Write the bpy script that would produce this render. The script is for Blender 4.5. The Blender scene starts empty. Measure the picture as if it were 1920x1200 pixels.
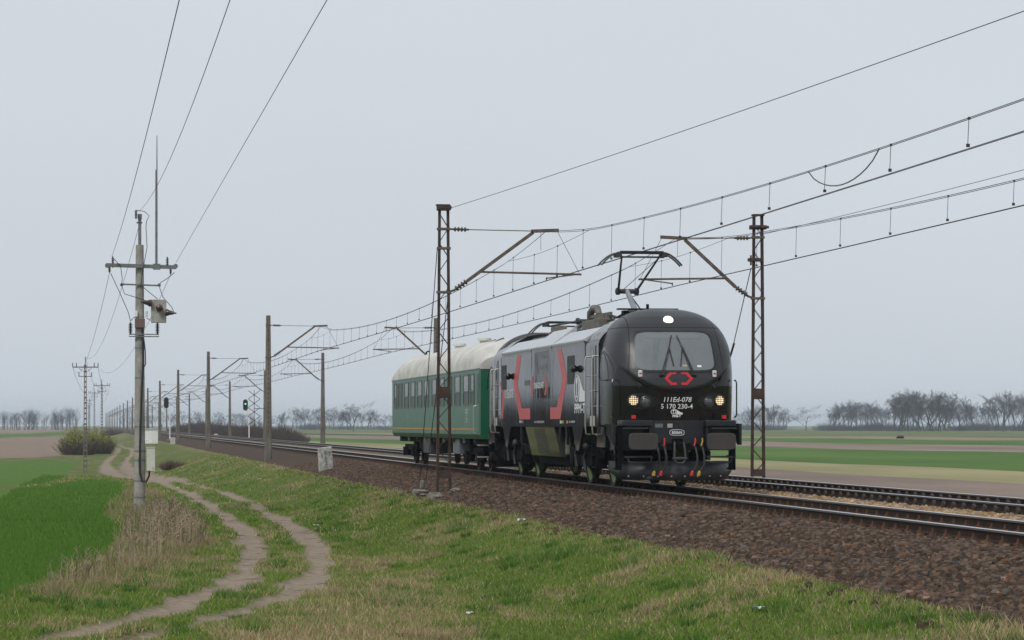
import bpy, math, random
import numpy as np
from mathutils import Vector, Matrix
R = math.radians
random.seed(7)
rng = np.random.default_rng(11)
sc = bpy.context.scene
COL = sc.collection

# ------------------------------------------------------------------ camera, sky, sun, exposure
# world frame: X = metres to the right of the photographer, Y = metres along the railway, Z = 0 at rail top
FPX = 5127.0
TH = math.atan(798.0 / FPX)
CT, ST = math.cos(TH), math.sin(TH)
CAMZ = 1.42
cam_d = bpy.data.cameras.new('camera')
cam = bpy.data.objects.new('camera', cam_d)
COL.objects.link(cam)
cam.location = (0, 0, CAMZ)
cam.rotation_euler = (R(90), 0, -TH)
cam_d.sensor_width = 36
cam_d.lens = FPX / 1920 * 36
cam_d.shift_y = 197.0 / 1920
cam_d.clip_start = 0.5
cam_d.clip_end = 12000
sc.camera = cam

SUN_EL, SUN_AZ = R(48), R(215)          # azimuth from +Y, clockwise
world = bpy.data.worlds.new('World')
sc.world = world
world.use_nodes = True
wn = world.node_tree
wn.nodes.clear()
sky = wn.nodes.new('ShaderNodeTexSky')
sky.sky_type = 'NISHITA'
sky.sun_disc = False
sky.sun_elevation = SUN_EL
sky.sun_rotation = SUN_AZ
sky.air_density = 1.0
sky.dust_density = 4.0
hs = wn.nodes.new('ShaderNodeHueSaturation')
hs.inputs['Saturation'].default_value = 0.30
mx = wn.nodes.new('ShaderNodeMix')
mx.data_type = 'RGBA'
mx.inputs['Factor'].default_value = 0.88
mx.inputs['B'].default_value = (5.95, 6.42, 7.0, 1)      # the even grey of the cloud layer
wtc = wn.nodes.new('ShaderNodeTexCoord')                  # faint unevenness of the cloud layer
wno = wn.nodes.new('ShaderNodeTexNoise')
wno.inputs['Scale'].default_value = 2.2
wno.inputs['Detail'].default_value = 3
wmp = wn.nodes.new('ShaderNodeMapping')
wmp.inputs['Scale'].default_value = (1, 1, 3)
wn.links.new(wtc.outputs['Generated'], wmp.inputs['Vector'])
wn.links.new(wmp.outputs['Vector'], wno.inputs['Vector'])
wmr = wn.nodes.new('ShaderNodeMapRange')
wmr.inputs['To Min'].default_value = .93
wmr.inputs['To Max'].default_value = 1.07
wn.links.new(wno.outputs['Fac'], wmr.inputs['Value'])
wmu = wn.nodes.new('ShaderNodeMix')
wmu.data_type = 'RGBA'
wmu.blend_type = 'MULTIPLY'
wmu.inputs['Factor'].default_value = 1.0
bg = wn.nodes.new('ShaderNodeBackground')
bg.inputs['Strength'].default_value = 0.1
wo = wn.nodes.new('ShaderNodeOutputWorld')
wn.links.new(sky.outputs['Color'], hs.inputs['Color'])
wn.links.new(hs.outputs['Color'], mx.inputs['A'])
wn.links.new(mx.outputs['Result'], wmu.inputs['A'])
wn.links.new(wmr.outputs[0], wmu.inputs['B'])
wn.links.new(wmu.outputs['Result'], bg.inputs['Color'])
wn.links.new(bg.outputs['Background'], wo.inputs['Surface'])

sun_d = bpy.data.lights.new('sun', 'SUN')
sun_d.energy = 1.5
sun_d.angle = R(14)
sun_d.color = (1.0, 0.96, 0.9)
sun = bpy.data.objects.new('sun', sun_d)
COL.objects.link(sun)
sdir = Vector((math.sin(SUN_AZ) * math.cos(SUN_EL), math.cos(SUN_AZ) * math.cos(SUN_EL), math.sin(SUN_EL)))
sun.rotation_euler = (-sdir).to_track_quat('-Z', 'Y').to_euler()
sun.location = (-20, -20, 60)

sc.view_settings.view_transform = 'Standard'
sc.view_settings.look = 'None'
sc.view_settings.exposure = 0.18
sc.view_settings.gamma = 1.0
sc.view_settings.use_curve_mapping = False
sc.render.engine = 'CYCLES'
sc.cycles.max_bounces = 6
sc.cycles.diffuse_bounces = 2
sc.cycles.glossy_bounces = 3
sc.cycles.transmission_bounces = 3
sc.cycles.volume_bounces = 0
sc.cycles.transparent_max_bounces = 6
sc.cycles.use_adaptive_sampling = True
sc.cycles.use_denoising = True


# ------------------------------------------------------------------ helpers
def smooth(x, a, b):
    k = np.clip((np.asarray(x, float) - a) / (b - a), 0, 1)
    return k * k * (3 - 2 * k)


def hnoise(x, y, s, seed=0):
    """cheap smooth value noise, numpy"""
    x = np.asarray(x, float) / s + seed * 17.13
    y = np.asarray(y, float) / s + seed * 5.71
    xi, yi = np.floor(x), np.floor(y)
    fx, fy = x - xi, y - yi
    fx = fx * fx * (3 - 2 * fx)
    fy = fy * fy * (3 - 2 * fy)

    def h(a, b):
        v = np.sin(a * 127.1 + b * 311.7) * 43758.5453
        return v - np.floor(v)
    return (h(xi, yi) * (1 - fx) + h(xi + 1, yi) * fx) * (1 - fy) + (h(xi, yi + 1) * (1 - fx) + h(xi + 1, yi + 1) * fx) * fy


TRACK_D = (12.95, 17.25)


def zg(d, t):
    """ground height"""
    d = np.asarray(d, float)
    t = np.asarray(t, float)
    dip = 0.95 * smooth(t, 105, 215) * (1 - smooth(t, 270, 460))
    left = -1.38 - dip * (1 - smooth(d, 3.5, 7.5))
    toe = 5.9 + 0.5 * (hnoise(t, d * 0, 14, 3) - .5)
    k = smooth(d, toe, 9.6)
    z = left * (1 - k) + (-0.66) * k
    z = z + (-0.74) * smooth(d, 21.0, 24.5)
    bump = (hnoise(d, t, 2.6, 1) - .5) * 0.16 + (hnoise(d, t, .9, 2) - .5) * 0.06
    bump = bump * (1 - smooth(d, 9.0, 9.6)) * (1 - smooth(t, 160, 320))
    return z + bump


def px_ground(x, y):
    """where the sight line through photo pixel (x, y) meets the ground"""
    a = (x - 960) / FPX
    b = (797 - y) / FPX
    dx, dy = CT * a + ST, CT - ST * a
    s = np.concatenate([np.arange(24, 300, .25), np.arange(300, 2500, 2.0)])
    hgt = CAMZ + b * s - zg(dx * s, dy * s)
    i = int(np.argmax(hgt < 0))
    if hgt[i] >= 0:
        i = len(s) - 1
    return dx * s[i], dy * s[i]


MATS = {}


def mat(name, col, rough=0.6, metal=0.0, var=0.0, vscale=6.0, bump=0.0, bscale=40.0, spec=0.5, col2=None, stretch=None, coat=0.0, emit=None, estr=0.0):
    if name in MATS:
        return MATS[name]
    m = bpy.data.materials.new(name)
    m.use_nodes = True
    nt = m.node_tree
    p = nt.nodes['Principled BSDF']
    p.inputs['Base Color'].default_value = (*col, 1)
    p.inputs['Roughness'].default_value = rough
    p.inputs['Metallic'].default_value = metal
    p.inputs['Specular IOR Level'].default_value = spec
    p.inputs['Coat Weight'].default_value = coat
    if emit:
        p.inputs['Emission Color'].default_value = (*emit, 1)
        p.inputs['Emission Strength'].default_value = estr
    if var or bump:
        tc = nt.nodes.new('ShaderNodeTexCoord')
        mp = nt.nodes.new('ShaderNodeMapping')
        nt.links.new(tc.outputs['Object'], mp.inputs['Vector'])
        if stretch:
            mp.inputs['Scale'].default_value = stretch
    if var:
        n = nt.nodes.new('ShaderNodeTexNoise')
        n.inputs['Scale'].default_value = vscale
        n.inputs['Detail'].default_value = 6
        n.inputs['Roughness'].default_value = .65
        nt.links.new(mp.outputs['Vector'], n.inputs['Vector'])
        r = nt.nodes.new('ShaderNodeValToRGB')
        c2 = col2 or tuple(c * (1 - var) for c in col)
        c1 = col if col2 else tuple(min(1, c * (1 + var)) for c in col)
        r.color_ramp.elements[0].color = (*c2, 1)
        r.color_ramp.elements[0].position = .34
        r.color_ramp.elements[1].color = (*c1, 1)
        r.color_ramp.elements[1].position = .66
        nt.links.new(n.outputs['Fac'], r.inputs['Fac'])
        nt.links.new(r.outputs['Color'], p.inputs['Base Color'])
    if bump:
        n2 = nt.nodes.new('ShaderNodeTexNoise')
        n2.inputs['Scale'].default_value = bscale
        n2.inputs['Detail'].default_value = 4
        nt.links.new(mp.outputs['Vector'], n2.inputs['Vector'])
        b = nt.nodes.new('ShaderNodeBump')
        b.inputs['Strength'].default_value = bump
        b.inputs['Distance'].default_value = .02
        nt.links.new(n2.outputs['Fac'], b.inputs['Height'])
        nt.links.new(b.outputs['Normal'], p.inputs['Normal'])
    MATS[name] = m
    return m


class MB:
    """collects shapes; build() links them as ONE mesh object"""

    def __init__(self):
        self.v, self.f, self.mi, self.cur = [], [], [], 0

    def add(self, vs, fs):
        o = len(self.v)
        self.v += [tuple(p) for p in vs]
        for f in fs:
            self.f.append([i + o for i in f])
            self.mi.append(self.cur)
        return self

    def box(self, x0, x1, y0, y1, z0, z1):
        vs = [(x, y, z) for z in (z0, z1) for y in (y0, y1) for x in (x0, x1)]
        return self.add(vs, [(0, 2, 3, 1), (4, 5, 7, 6), (0, 1, 5, 4), (2, 6, 7, 3), (0, 4, 6, 2), (1, 3, 7, 5)])

    def bar(self, a, b, w, h=None):
        """square bar from a to b"""
        h = h or w
        a, b = Vector(a), Vector(b)
        d = (b - a).normalized()
        up = Vector((0, 0, 1)) if abs(d.z) < .95 else Vector((0, 1, 0))
        s = d.cross(up).normalized() * (w / 2)
        u = s.cross(d).normalized() * (h / 2)
        vs = [a - s - u, a + s - u, a + s + u, a - s + u, b - s - u, b + s - u, b + s + u, b - s + u]
        return self.add(vs, [(3, 2, 1, 0), (4, 5, 6, 7), (0, 1, 5, 4), (1, 2, 6, 5), (2, 3, 7, 6), (3, 0, 4, 7)])

    def tube(self, pts, rad, n=8, cap=True):
        pts = [Vector(p) for p in pts]
        if not hasattr(rad, '__len__'):
            rad = [rad] * len(pts)
        o = len(self.v)
        prev = None
        for i, p in enumerate(pts):
            d = (pts[min(i + 1, len(pts) - 1)] - pts[max(i - 1, 0)])
            d = d.normalized() if d.length > 1e-9 else Vector((0, 0, 1))
            if prev is None:
                up = Vector((0, 0, 1)) if abs(d.z) < .9 else Vector((1, 0, 0))
                s = d.cross(up).normalized()
            else:
                s = (prev - d * prev.dot(d)).normalized()
            prev = s
            u = d.cross(s)
            for k in range(n):
                a = 2 * math.pi * k / n
                self.v.append(tuple(p + (s * math.cos(a) + u * math.sin(a)) * rad[i]))
        for i in range(len(pts) - 1):
            for k in range(n):
                k2 = (k + 1) % n
                self.f.append([o + i * n + k, o + i * n + k2, o + (i + 1) * n + k2, o + (i + 1) * n + k])
                self.mi.append(self.cur)
        if cap:
            self.f.append([o + k for k in reversed(range(n))])
            self.mi.append(self.cur)
            self.f.append([o + (len(pts) - 1) * n + k for k in range(n)])
            self.mi.append(self.cur)
        return self

    def cyl(self, a, b, r, n=16, r2=None):
        return self.tube([a, b], [r, r if r2 is None else r2], n)

    def prism(self, poly, y0, y1):
        """(x, z) polygon pushed along y"""
        n = len(poly)
        vs = [(x, y0, z) for x, z in poly] + [(x, y1, z) for x, z in poly]
        fs = [list(range(n)), list(reversed(range(n, 2 * n)))]
        fs += [[i, i + n, (i + 1) % n + n, (i + 1) % n] for i in range(n)]
        return self.add(vs, fs)

    def plate(self, poly, x0, x1):
        """(y, z) polygon pushed along x"""
        n = len(poly)
        vs = [(x0, y, z) for y, z in poly] + [(x1, y, z) for y, z in poly]
        fs = [list(reversed(range(n))), list(range(n, 2 * n))]
        fs += [[i, (i + 1) % n, (i + 1) % n + n, i + n] for i in range(n)]
        return self.add(vs, fs)

    def lathe(self, c, axis, prof, n=20, cap=True):
        """prof: (distance along axis, radius)"""
        c, ax = Vector(c), Vector(axis).normalized()
        up = Vector((0, 0, 1)) if abs(ax.z) < .9 else Vector((1, 0, 0))
        s = ax.cross(up).normalized()
        u = ax.cross(s)
        vs = []
        for a, r in prof:
            for k in range(n):
                q = 2 * math.pi * k / n
                vs.append(c + ax * a + (s * math.cos(q) + u * math.sin(q)) * max(r, 1e-4))
        fs = []
        for i in range(len(prof) - 1):
            for k in range(n):
                k2 = (k + 1) % n
                fs.append([i * n + k, i * n + k2, (i + 1) * n + k2, (i + 1) * n + k])
        if cap:
            fs.append(list(reversed(range(n))))
            fs.append([(len(prof) - 1) * n + k for k in range(n)])
        return self.add(vs, fs)

    def mesh(self, name, mats, smooth_angle=None):
        me = bpy.data.meshes.new(name)
        me.from_pydata(self.v, [], self.f)
        if not isinstance(mats, (list, tuple)):
            mats = [mats]
        for m in mats:
            me.materials.append(m)
        if len(mats) > 1:
            me.polygons.foreach_set('material_index', self.mi)
        if smooth_angle:
            me.polygons.foreach_set('use_smooth', [True] * len(me.polygons))
            me.set_sharp_from_angle(angle=R(smooth_angle))
        me.update()
        return me

    def build(self, name, mats, parent=None, sm=None, bevel=0):
        o = bpy.data.objects.new(name, self.mesh(name, mats, sm))
        COL.objects.link(o)
        if parent:
            o.parent = parent
        if bevel:
            b = o.modifiers.new('Bevel', 'BEVEL')
            b.width = bevel
            b.segments = 2
            b.limit_method = 'ANGLE'
        return o


def tag(o, label, cat=None, group=None, kind=None):
    if label:
        o['label'] = label
    if cat:
        o['category'] = cat
    if group:
        o['group'] = group
    if kind:
        o['kind'] = kind
    return o


def thing(name, label, cat, loc=(0, 0, 0), group=None):
    o = bpy.data.objects.new(name, None)
    COL.objects.link(o)
    o.location = loc
    o.empty_display_size = .3
    return tag(o, label, cat, group)


def link(name, me, parent=None, loc=None):
    o = bpy.data.objects.new(name, me)
    COL.objects.link(o)
    if parent:
        o.parent = parent
    if loc:
        o.location = loc
    return o


def dup(root, loc, label=None, group=None, parent=None):
    r = root.copy()
    COL.objects.link(r)
    r.location = loc
    if parent:
        r.parent = parent
    if label:
        r['label'] = label
    if group:
        r['group'] = group
    for ch in root.children:
        c = ch.copy()
        COL.objects.link(c)
        c.parent = r
        for g in ch.children:
            q = g.copy()
            COL.objects.link(q)
            q.parent = c
    return r


def np_mesh(name, verts, faces, mats, col=None, smoothed=False):
    """verts (n,3) array, faces (m,k) array"""
    me = bpy.data.meshes.new(name)
    k = faces.shape[1]
    me.vertices.add(len(verts))
    me.vertices.foreach_set('co', verts.astype(np.float32).ravel())
    me.loops.add(faces.size)
    me.loops.foreach_set('vertex_index', faces.astype(np.int32).ravel())
    me.polygons.add(len(faces))
    me.polygons.foreach_set('loop_start', np.arange(0, faces.size, k, dtype=np.int32))
    if smoothed:
        me.polygons.foreach_set('use_smooth', np.ones(len(faces), dtype=bool))
    for nm, arr in (col or {}).items():
        a = me.attributes.new(nm, 'FLOAT_COLOR', 'POINT')
        a.data.foreach_set('color', arr.astype(np.float32).ravel())
    for m in (mats if isinstance(mats, list) else [mats]):
        me.materials.append(m)
    me.update(calc_edges=True)
    me.validate()
    return me


def attr_mat(name, attr, rough=.8, spec=.2, noise=0.0, nscale=20, trans=0.0):
    m = bpy.data.materials.new(name)
    m.use_nodes = True
    nt = m.node_tree
    p = nt.nodes['Principled BSDF']
    a = nt.nodes.new('ShaderNodeAttribute')
    a.attribute_name = attr
    nt.links.new(a.outputs['Color'], p.inputs['Base Color'])
    p.inputs['Roughness'].default_value = rough
    p.inputs['Specular IOR Level'].default_value = spec
    if trans:
        tr = nt.nodes.new('ShaderNodeBsdfTranslucent')
        ms = nt.nodes.new('ShaderNodeMixShader')
        ms.inputs[0].default_value = trans
        nt.links.new(a.outputs['Color'], tr.inputs['Color'])
        nt.links.new(p.outputs[0], ms.inputs[1])
        nt.links.new(tr.outputs[0], ms.inputs[2])
        nt.links.new(ms.outputs[0], nt.nodes['Material Output'].inputs['Surface'])
    return m


def text_mesh(s, size, bold=0.0, shear=0.0):
    """flat lettering as (verts2d, faces)"""
    cu = bpy.data.curves.new('lettering', 'FONT')
    cu.body = s
    cu.size = size
    cu.shear = shear
    cu.offset = bold
    cu.align_x = 'CENTER'
    cu.resolution_u = 3
    o = bpy.data.objects.new('lettering', cu)
    COL.objects.link(o)
    dg = bpy.context.evaluated_depsgraph_get()
    dg.update()
    me = bpy.data.meshes.new_from_object(o.evaluated_get(dg))
    vs = [(v.co.x, v.co.y) for v in me.vertices]
    fs = [list(p.vertices) for p in me.polygons]
    bpy.data.objects.remove(o)
    bpy.data.curves.remove(cu)
    bpy.data.meshes.remove(me)
    return vs, fs

# ------------------------------------------------------------------ the setting: ground, fields, tracks
def to_px(d, t, z):
    X = d * CT - t * ST
    Y = np.maximum(d * ST + t * CT, 1.0)
    return 960 + FPX * X / Y, 797 - FPX * (z - CAMZ) / Y


def poly_sd(px, py, poly):
    """signed distance to a polygon, negative inside"""
    dist = np.full(px.shape, 1e9)
    inside = np.zeros(px.shape, bool)
    n = len(poly)
    for i in range(n):
        ax, ay = poly[i]
        bx, by = poly[(i + 1) % n]
        ex, ey = bx - ax, by - ay
        k = np.clip(((px - ax) * ex + (py - ay) * ey) / (ex * ex + ey * ey), 0, 1)
        dist = np.minimum(dist, np.hypot(px - ax - k * ex, py - ay - k * ey))
        cr = ((ay > py) != (by > py)) & (px < ex * (py - ay) / (ey + 1e-12) + ax)
        inside ^= cr
    return np.where(inside, -dist, dist)


RUT_L = [(20, 1219), (83, 1200), (187, 1180), (283, 1150), (360, 1123), (430, 1099), (462, 1073), (474, 1047), (470, 1017), (455, 993), (425, 968), (380, 940), (333, 917), (287, 902), (233, 894), (205, 884), (198, 868), (215, 852), (222, 842), (206, 836), (212, 829), (228, 823)]
RUT_R = [(150, 1230), (267, 1197), (350, 1177), (433, 1153), (500, 1131), (562, 1105), (592, 1077), (597, 1047), (583, 1017), (548, 987), (493, 960), (443, 933), (383, 913), (320, 899), (262, 890), (240, 880), (236, 866), (248, 850), (246, 842), (226, 836), (232, 829), (244, 823)]


def px_line(pts):
    g = [px_ground(*p) for p in pts]
    out = []
    for i in range(len(g) - 1):                       # Catmull-Rom through the points
        p0, p1, p2, p3 = [np.array(g[min(max(j, 0), len(g) - 1)]) for j in (i - 1, i, i + 1, i + 2)]
        for k in range(6):
            u = k / 6
            out.append(.5 * (2 * p1 + (p2 - p0) * u + (2 * p0 - 5 * p1 + 4 * p2 - p3) * u * u + (3 * p1 - p0 - 3 * p2 + p3) * u ** 3))
    out.append(np.array(g[-1]))
    return out


RUTS = [px_line(RUT_L), px_line(RUT_R)]
CROP = [(-900, 1800), (-200, 1185), (0, 1120), (60, 1098), (130, 1055), (195, 1032), (226, 1010), (222, 990), (196, 968), (205, 945), (228, 925), (230, 906), (190, 901), (140, 905), (90, 912), (40, 917), (-700, 930)]
CROP2 = [(-700, 926), (40, 911), (90, 906), (125, 893), (133, 880), (150, 866), (110, 864), (60, 864), (-700, 880)]
PLOUGH = [(-900, 872), (60, 858), (135, 853), (140, 838), (125, 817), (60, 819), (0, 821), (-900, 826)]
CROP3 = [(-900, 825), (0, 820), (60, 818), (120, 815), (118, 811), (60, 812.5), (0, 813), (-900, 814)]
PALE = [(-900, 813.5), (0, 812.8), (118, 810.8), (120, 801), (0, 800.3), (-900, 800.2)]
WEEDS = [(60, 1115), (130, 1075), (200, 1045), (230, 1010), (225, 985), (195, 965), (215, 945), (235, 925), (250, 905), (300, 930), (350, 960), (385, 990), (395, 1020), (360, 1045), (300, 1060), (240, 1085), (180, 1110), (100, 1130)]
DRYPATCH = [(330, 1260), (480, 1170), (620, 1100), (700, 1085), (860, 1110), (900, 1160), (900, 1300)]


def zones(d, t, z):
    """ground-cover weights: rut, crop, dry, plough"""
    x, y = to_px(d, t, z)
    rut = np.zeros(d.shape)
    wheel = np.full(d.shape, 1e9)
    for line in RUTS:
        for a, b in zip(line[:-1], line[1:]):
            e = b - a
            k = np.clip(((d - a[0]) * e[0] + (t - a[1]) * e[1]) / (e @ e + 1e-9), 0, 1)
            wheel = np.minimum(wheel, np.hypot(d - a[0] - k * e[0], (t - a[1] - k * e[1]) * .55))
    wob = (hnoise(d, t * .35, .5, 5) - .5) * .30 + (hnoise(d, t * .4, 1.7, 6) - .5) * .34 + (hnoise(d, t * .5, .2, 16) - .5) * .16
    wide = 1.0 + 1.3 * smooth(t, 125, 165) * (1 - smooth(t, 225, 280))
    rut = 1 - smooth(wheel + wob, .20 * wide, .48 * wide)
    rut = rut * (1 - smooth(t, 330, 480))
    nz = (hnoise(d, t * .5, .8, 7) - .5) * 9
    crop = np.maximum.reduce([1 - smooth(poly_sd(x, y, P) + nz * q, -3 * q, 3 * q) for P, q in ((CROP, 1), (CROP2, .35), (CROP3, .1))])
    crop = crop * (d < 8)
    plough = np.maximum(1 - smooth(poly_sd(x, y, PLOUGH), -1, 1), 1 - smooth(poly_sd(x, y, PALE), -.5, .5)) * (d < 8)
    weeds = 1 - smooth(poly_sd(x, y, WEEDS) + nz, -10, 12)
    dryp = 1 - smooth(poly_sd(x, y, DRYPATCH) + nz * 6, -60, 60)
    n1 = hnoise(d, t * .45, 1.3, 8) * .55 + hnoise(d, t * .45, .45, 9) * .45
    edge = smooth(d, 8.2, 9.5)
    dry = np.clip(smooth(n1, .50, .78) * .6 + weeds * .6 + dryp * .72 + edge * .35, 0, 1)
    dry = dry * (1 - crop)
    return rut, crop, dry, plough, weeds


def rng_steps(*segs):
    out = []
    for a, b, s in segs:
        out += list(np.arange(a, b, s))
    return np.array(out)


gd = np.concatenate([[-1600, -900, -500, -300, -180, -110, -70, -50], rng_steps((-40, -10, 1.5), (-10, -3, .5), (-3, 9.8, .15), (9.8, 26, .6)), [28, 34, 45, 70, 120, 250, 500, 900, 1600, 2600, 3800]])
gt = np.concatenate([[-120, -60, -20, 0, 15], rng_steps((22, 80, .22), (80, 130, .5), (130, 260, 1.5), (260, 500, 5)), [500, 550, 620, 700, 820, 1000, 1300, 1700, 2300, 3200, 4500, 6500]])
GD, GT = np.meshgrid(gd, gt)
gz = zg(GD, GT)
zr, zc, zd, zp, zw = zones(GD.ravel(), GT.ravel(), gz.ravel())
gz = gz - 0.07 * zr.reshape(gz.shape)
nd, ntt = len(gd), len(gt)
gv = np.stack([GD.ravel(), GT.ravel(), gz.ravel()], 1)
ii = (np.arange(ntt - 1)[:, None] * nd + np.arange(nd - 1)[None, :]).ravel()
gf = np.stack([ii, ii + 1, ii + nd + 1, ii + nd], 1)


def ground_mat():
    m = bpy.data.materials.new('ground_cover')
    m.use_nodes = True
    nt = m.node_tree
    L = nt.links.new
    p = nt.nodes['Principled BSDF']
    p.inputs['Roughness'].default_value = .95
    p.inputs['Specular IOR Level'].default_value = .1
    geo = nt.nodes.new('ShaderNodeNewGeometry')
    at = nt.nodes.new('ShaderNodeAttribute')
    at.attribute_name = 'zone'
    sep = nt.nodes.new('ShaderNodeSeparateColor')
    L(at.outputs['Color'], sep.inputs['Color'])

    def noise(s, det=5, rough=.65):
        n = nt.nodes.new('ShaderNodeTexNoise')
        n.inputs['Scale'].default_value = s
        n.inputs['Detail'].default_value = det
        n.inputs['Roughness'].default_value = rough
        L(geo.outputs['Position'], n.inputs['Vector'])
        return n.outputs['Fac']

    def ramp(fac, c1, c2, a=.35, b=.65):
        r = nt.nodes.new('ShaderNodeValToRGB')
        r.color_ramp.elements[0].color = (*c1, 1)
        r.color_ramp.elements[0].position = a
        r.color_ramp.elements[1].color = (*c2, 1)
        r.color_ramp.elements[1].position = b
        L(fac, r.inputs['Fac'])
        return r.outputs['Color']

    def mix(f, a, b):
        x = nt.nodes.new('ShaderNodeMix')
        x.data_type = 'RGBA'
        L(f, x.inputs['Factor'])
        L(a, x.inputs['A'])
        L(b, x.inputs['B'])
        return x.outputs['Result']
    n_a, n_b, n_c = noise(5, 8, .75), noise(.6), noise(28, 4)
    green = ramp(n_a, (.066, .088, .020), (.140, .168, .048))
    dry = ramp(n_a, (.15, .115, .065), (.30, .24, .145))
    base = mix(sep.outputs['Blue'], green, dry)
    crop = ramp(n_a, (.055, .112, .018), (.105, .190, .034))
    base = mix(sep.outputs['Green'], base, crop)
    plough = ramp(n_b, (.205, .155, .118), (.27, .21, .165))
    base = mix(at.outputs['Alpha'], base, plough)
    dirt = ramp(n_a, (.19, .145, .11), (.32, .255, .195), .3, .62)
    damp = ramp(noise(1.1, 6, .7), (0, 0, 0), (1, 1, 1), .56, .66)
    dirt = mix(damp, dirt, ramp(n_a, (.075, .056, .042), (.17, .13, .10)))
    base = mix(sep.outputs['Red'], base, dirt)
    L(base, p.inputs['Base Color'])
    b = nt.nodes.new('ShaderNodeBump')
    b.inputs['Strength'].default_value = .6
    b.inputs['Distance'].default_value = .05
    L(n_c, b.inputs['Height'])
    L(b.outputs['Normal'], p.inputs['Normal'])
    return m


gme = np_mesh('ground', gv, gf, ground_mat(), {'zone': np.stack([zr, zc, zd, zp], 1)}, True)
tag(link('ground', gme), 'grassy railway bank, rutted farm track and flat fields', 'ground', kind='structure')


# fields beyond the railway, as flat sheets a little above the plain
def plane_px(x, y, z=-1.4):
    a, b = (x - 960) / FPX, (797 - y) / FPX
    s = (z - CAMZ) / b
    return ((CT * a + ST) * s, (CT - ST * a) * s)


def clip_d(poly, dmin):
    out = []
    for i in range(len(poly)):
        a, b = poly[i], poly[(i + 1) % len(poly)]
        if a[0] >= dmin:
            out.append(a)
        if (a[0] >= dmin) != (b[0] >= dmin):
            k = (dmin - a[0]) / (b[0] - a[0])
            out.append((dmin, a[1] + (b[1] - a[1]) * k))
    return out


def field_mat(name, c1, c2, s, stretch=(1, 1, 1)):
    m = mat(name, c2, .95, var=.3, vscale=s, spec=.1, col2=c1, stretch=stretch, bump=.4, bscale=s * 6)
    return m


F_GREEN = field_mat('winter_wheat', (.052, .105, .020), (.100, .172, .036), .05, (1, .35, 1))
F_PALE = field_mat('thin_wheat', (.085, .125, .040), (.155, .165, .07), .03, (1, .3, 1))
F_SOIL = field_mat('ploughed_soil', (.17, .13, .105), (.27, .21, .17), .06, (1, .3, 1))
F_DRY = field_mat('dry_verge', (.19, .145, .10), (.30, .24, .16), .3)
F_TAN = field_mat('stubble', (.18, .18, .08), (.31, .275, .15), .07, (1, .3, 1))
BND = [(797.9, 798.3), (799.0, 801.3), (799.5, 803.2), (812, 819.5), (814, 824), (816, 833.5), (822, 845), (830, 876), (835, 897), (None, None)]
FLD = [('crop_field', F_GREEN), ('field_path', F_DRY), ('crop_field', F_PALE), ('field_verge', F_DRY), ('crop_field', F_GREEN), ('ploughed_field', F_SOIL), ('crop_field', F_GREEN), ('stubble_field', F_TAN), ('ploughed_field', F_SOIL)]


def band_line(b):
    ya, yb = b
    if ya is None:
        return [(25.0, tt) for tt in (900, 10)]
    out = []
    for x in np.linspace(380, 2500, 24):
        y = ya + (yb - ya) * (x - 650) / 1050
        out.append(plane_px(x, max(y + .9 * math.sin(x * .013 + ya), 797.6)))
    return out


for i, (nm, fm) in enumerate(FLD):
    far, near = band_line(BND[i]), band_line(BND[i + 1])
    poly = clip_d(far + near[::-1], 25.0 - .01 * i)
    if len(poly) < 3:
        continue
    me = bpy.data.meshes.new(nm)
    me.from_pydata([(a, b, -1.4 + .012 + .006 * i) for a, b in poly], [], [list(range(len(poly)))])
    me.materials.append(fm)
    tag(link(nm, me), None, None, kind='structure')

# ballast bed
m_bal = mat('brown_ballast', (.105, .072, .053), .95, var=.5, vscale=15, bump=1.0, bscale=18, spec=.1, col2=(.036, .024, .018))
m_bal2 = mat('tan_ballast', (.36, .26, .16), .95, var=.5, vscale=14, bump=1.0, bscale=20, spec=.1, col2=(.17, .12, .075))
prof = [(9.35, -.72, 0), (10.1, -.50, 0), (11.05, -.235, 0), (11.75, -.20, 0), (14.1, -.20, 1), (16.0, -.20, 1), (19.2, -.21, 0), (20.9, -.72, 0)]
bt = np.concatenate([[-20], np.arange(24, 140, 1.0), np.arange(140, 400, 10), [400, 600, 900, 1400, 2200]])
b = MB()
for a in bt:
    b.v += [(d + (.18 * (hnoise(a, 0, 2.2, 4) - .5) if k == 0 else 0), a, z) for k, (d, z, q) in enumerate(prof)]
nP = len(prof)
for r in range(len(bt) - 1):
    for k in range(nP - 1):
        o = r * nP + k
        b.f.append([o, o + 1, o + nP + 1, o + nP])
        b.mi.append(1 if k in (3, 4, 5) else 0)
tag(b.build('ballast_bed', [m_bal, m_bal2]), 'brown stone ballast bed under the two tracks', 'ballast', kind='structure')


def bal_z(d):
    return np.interp(d, [p[0] for p in prof], [p[1] for p in prof])


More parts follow.
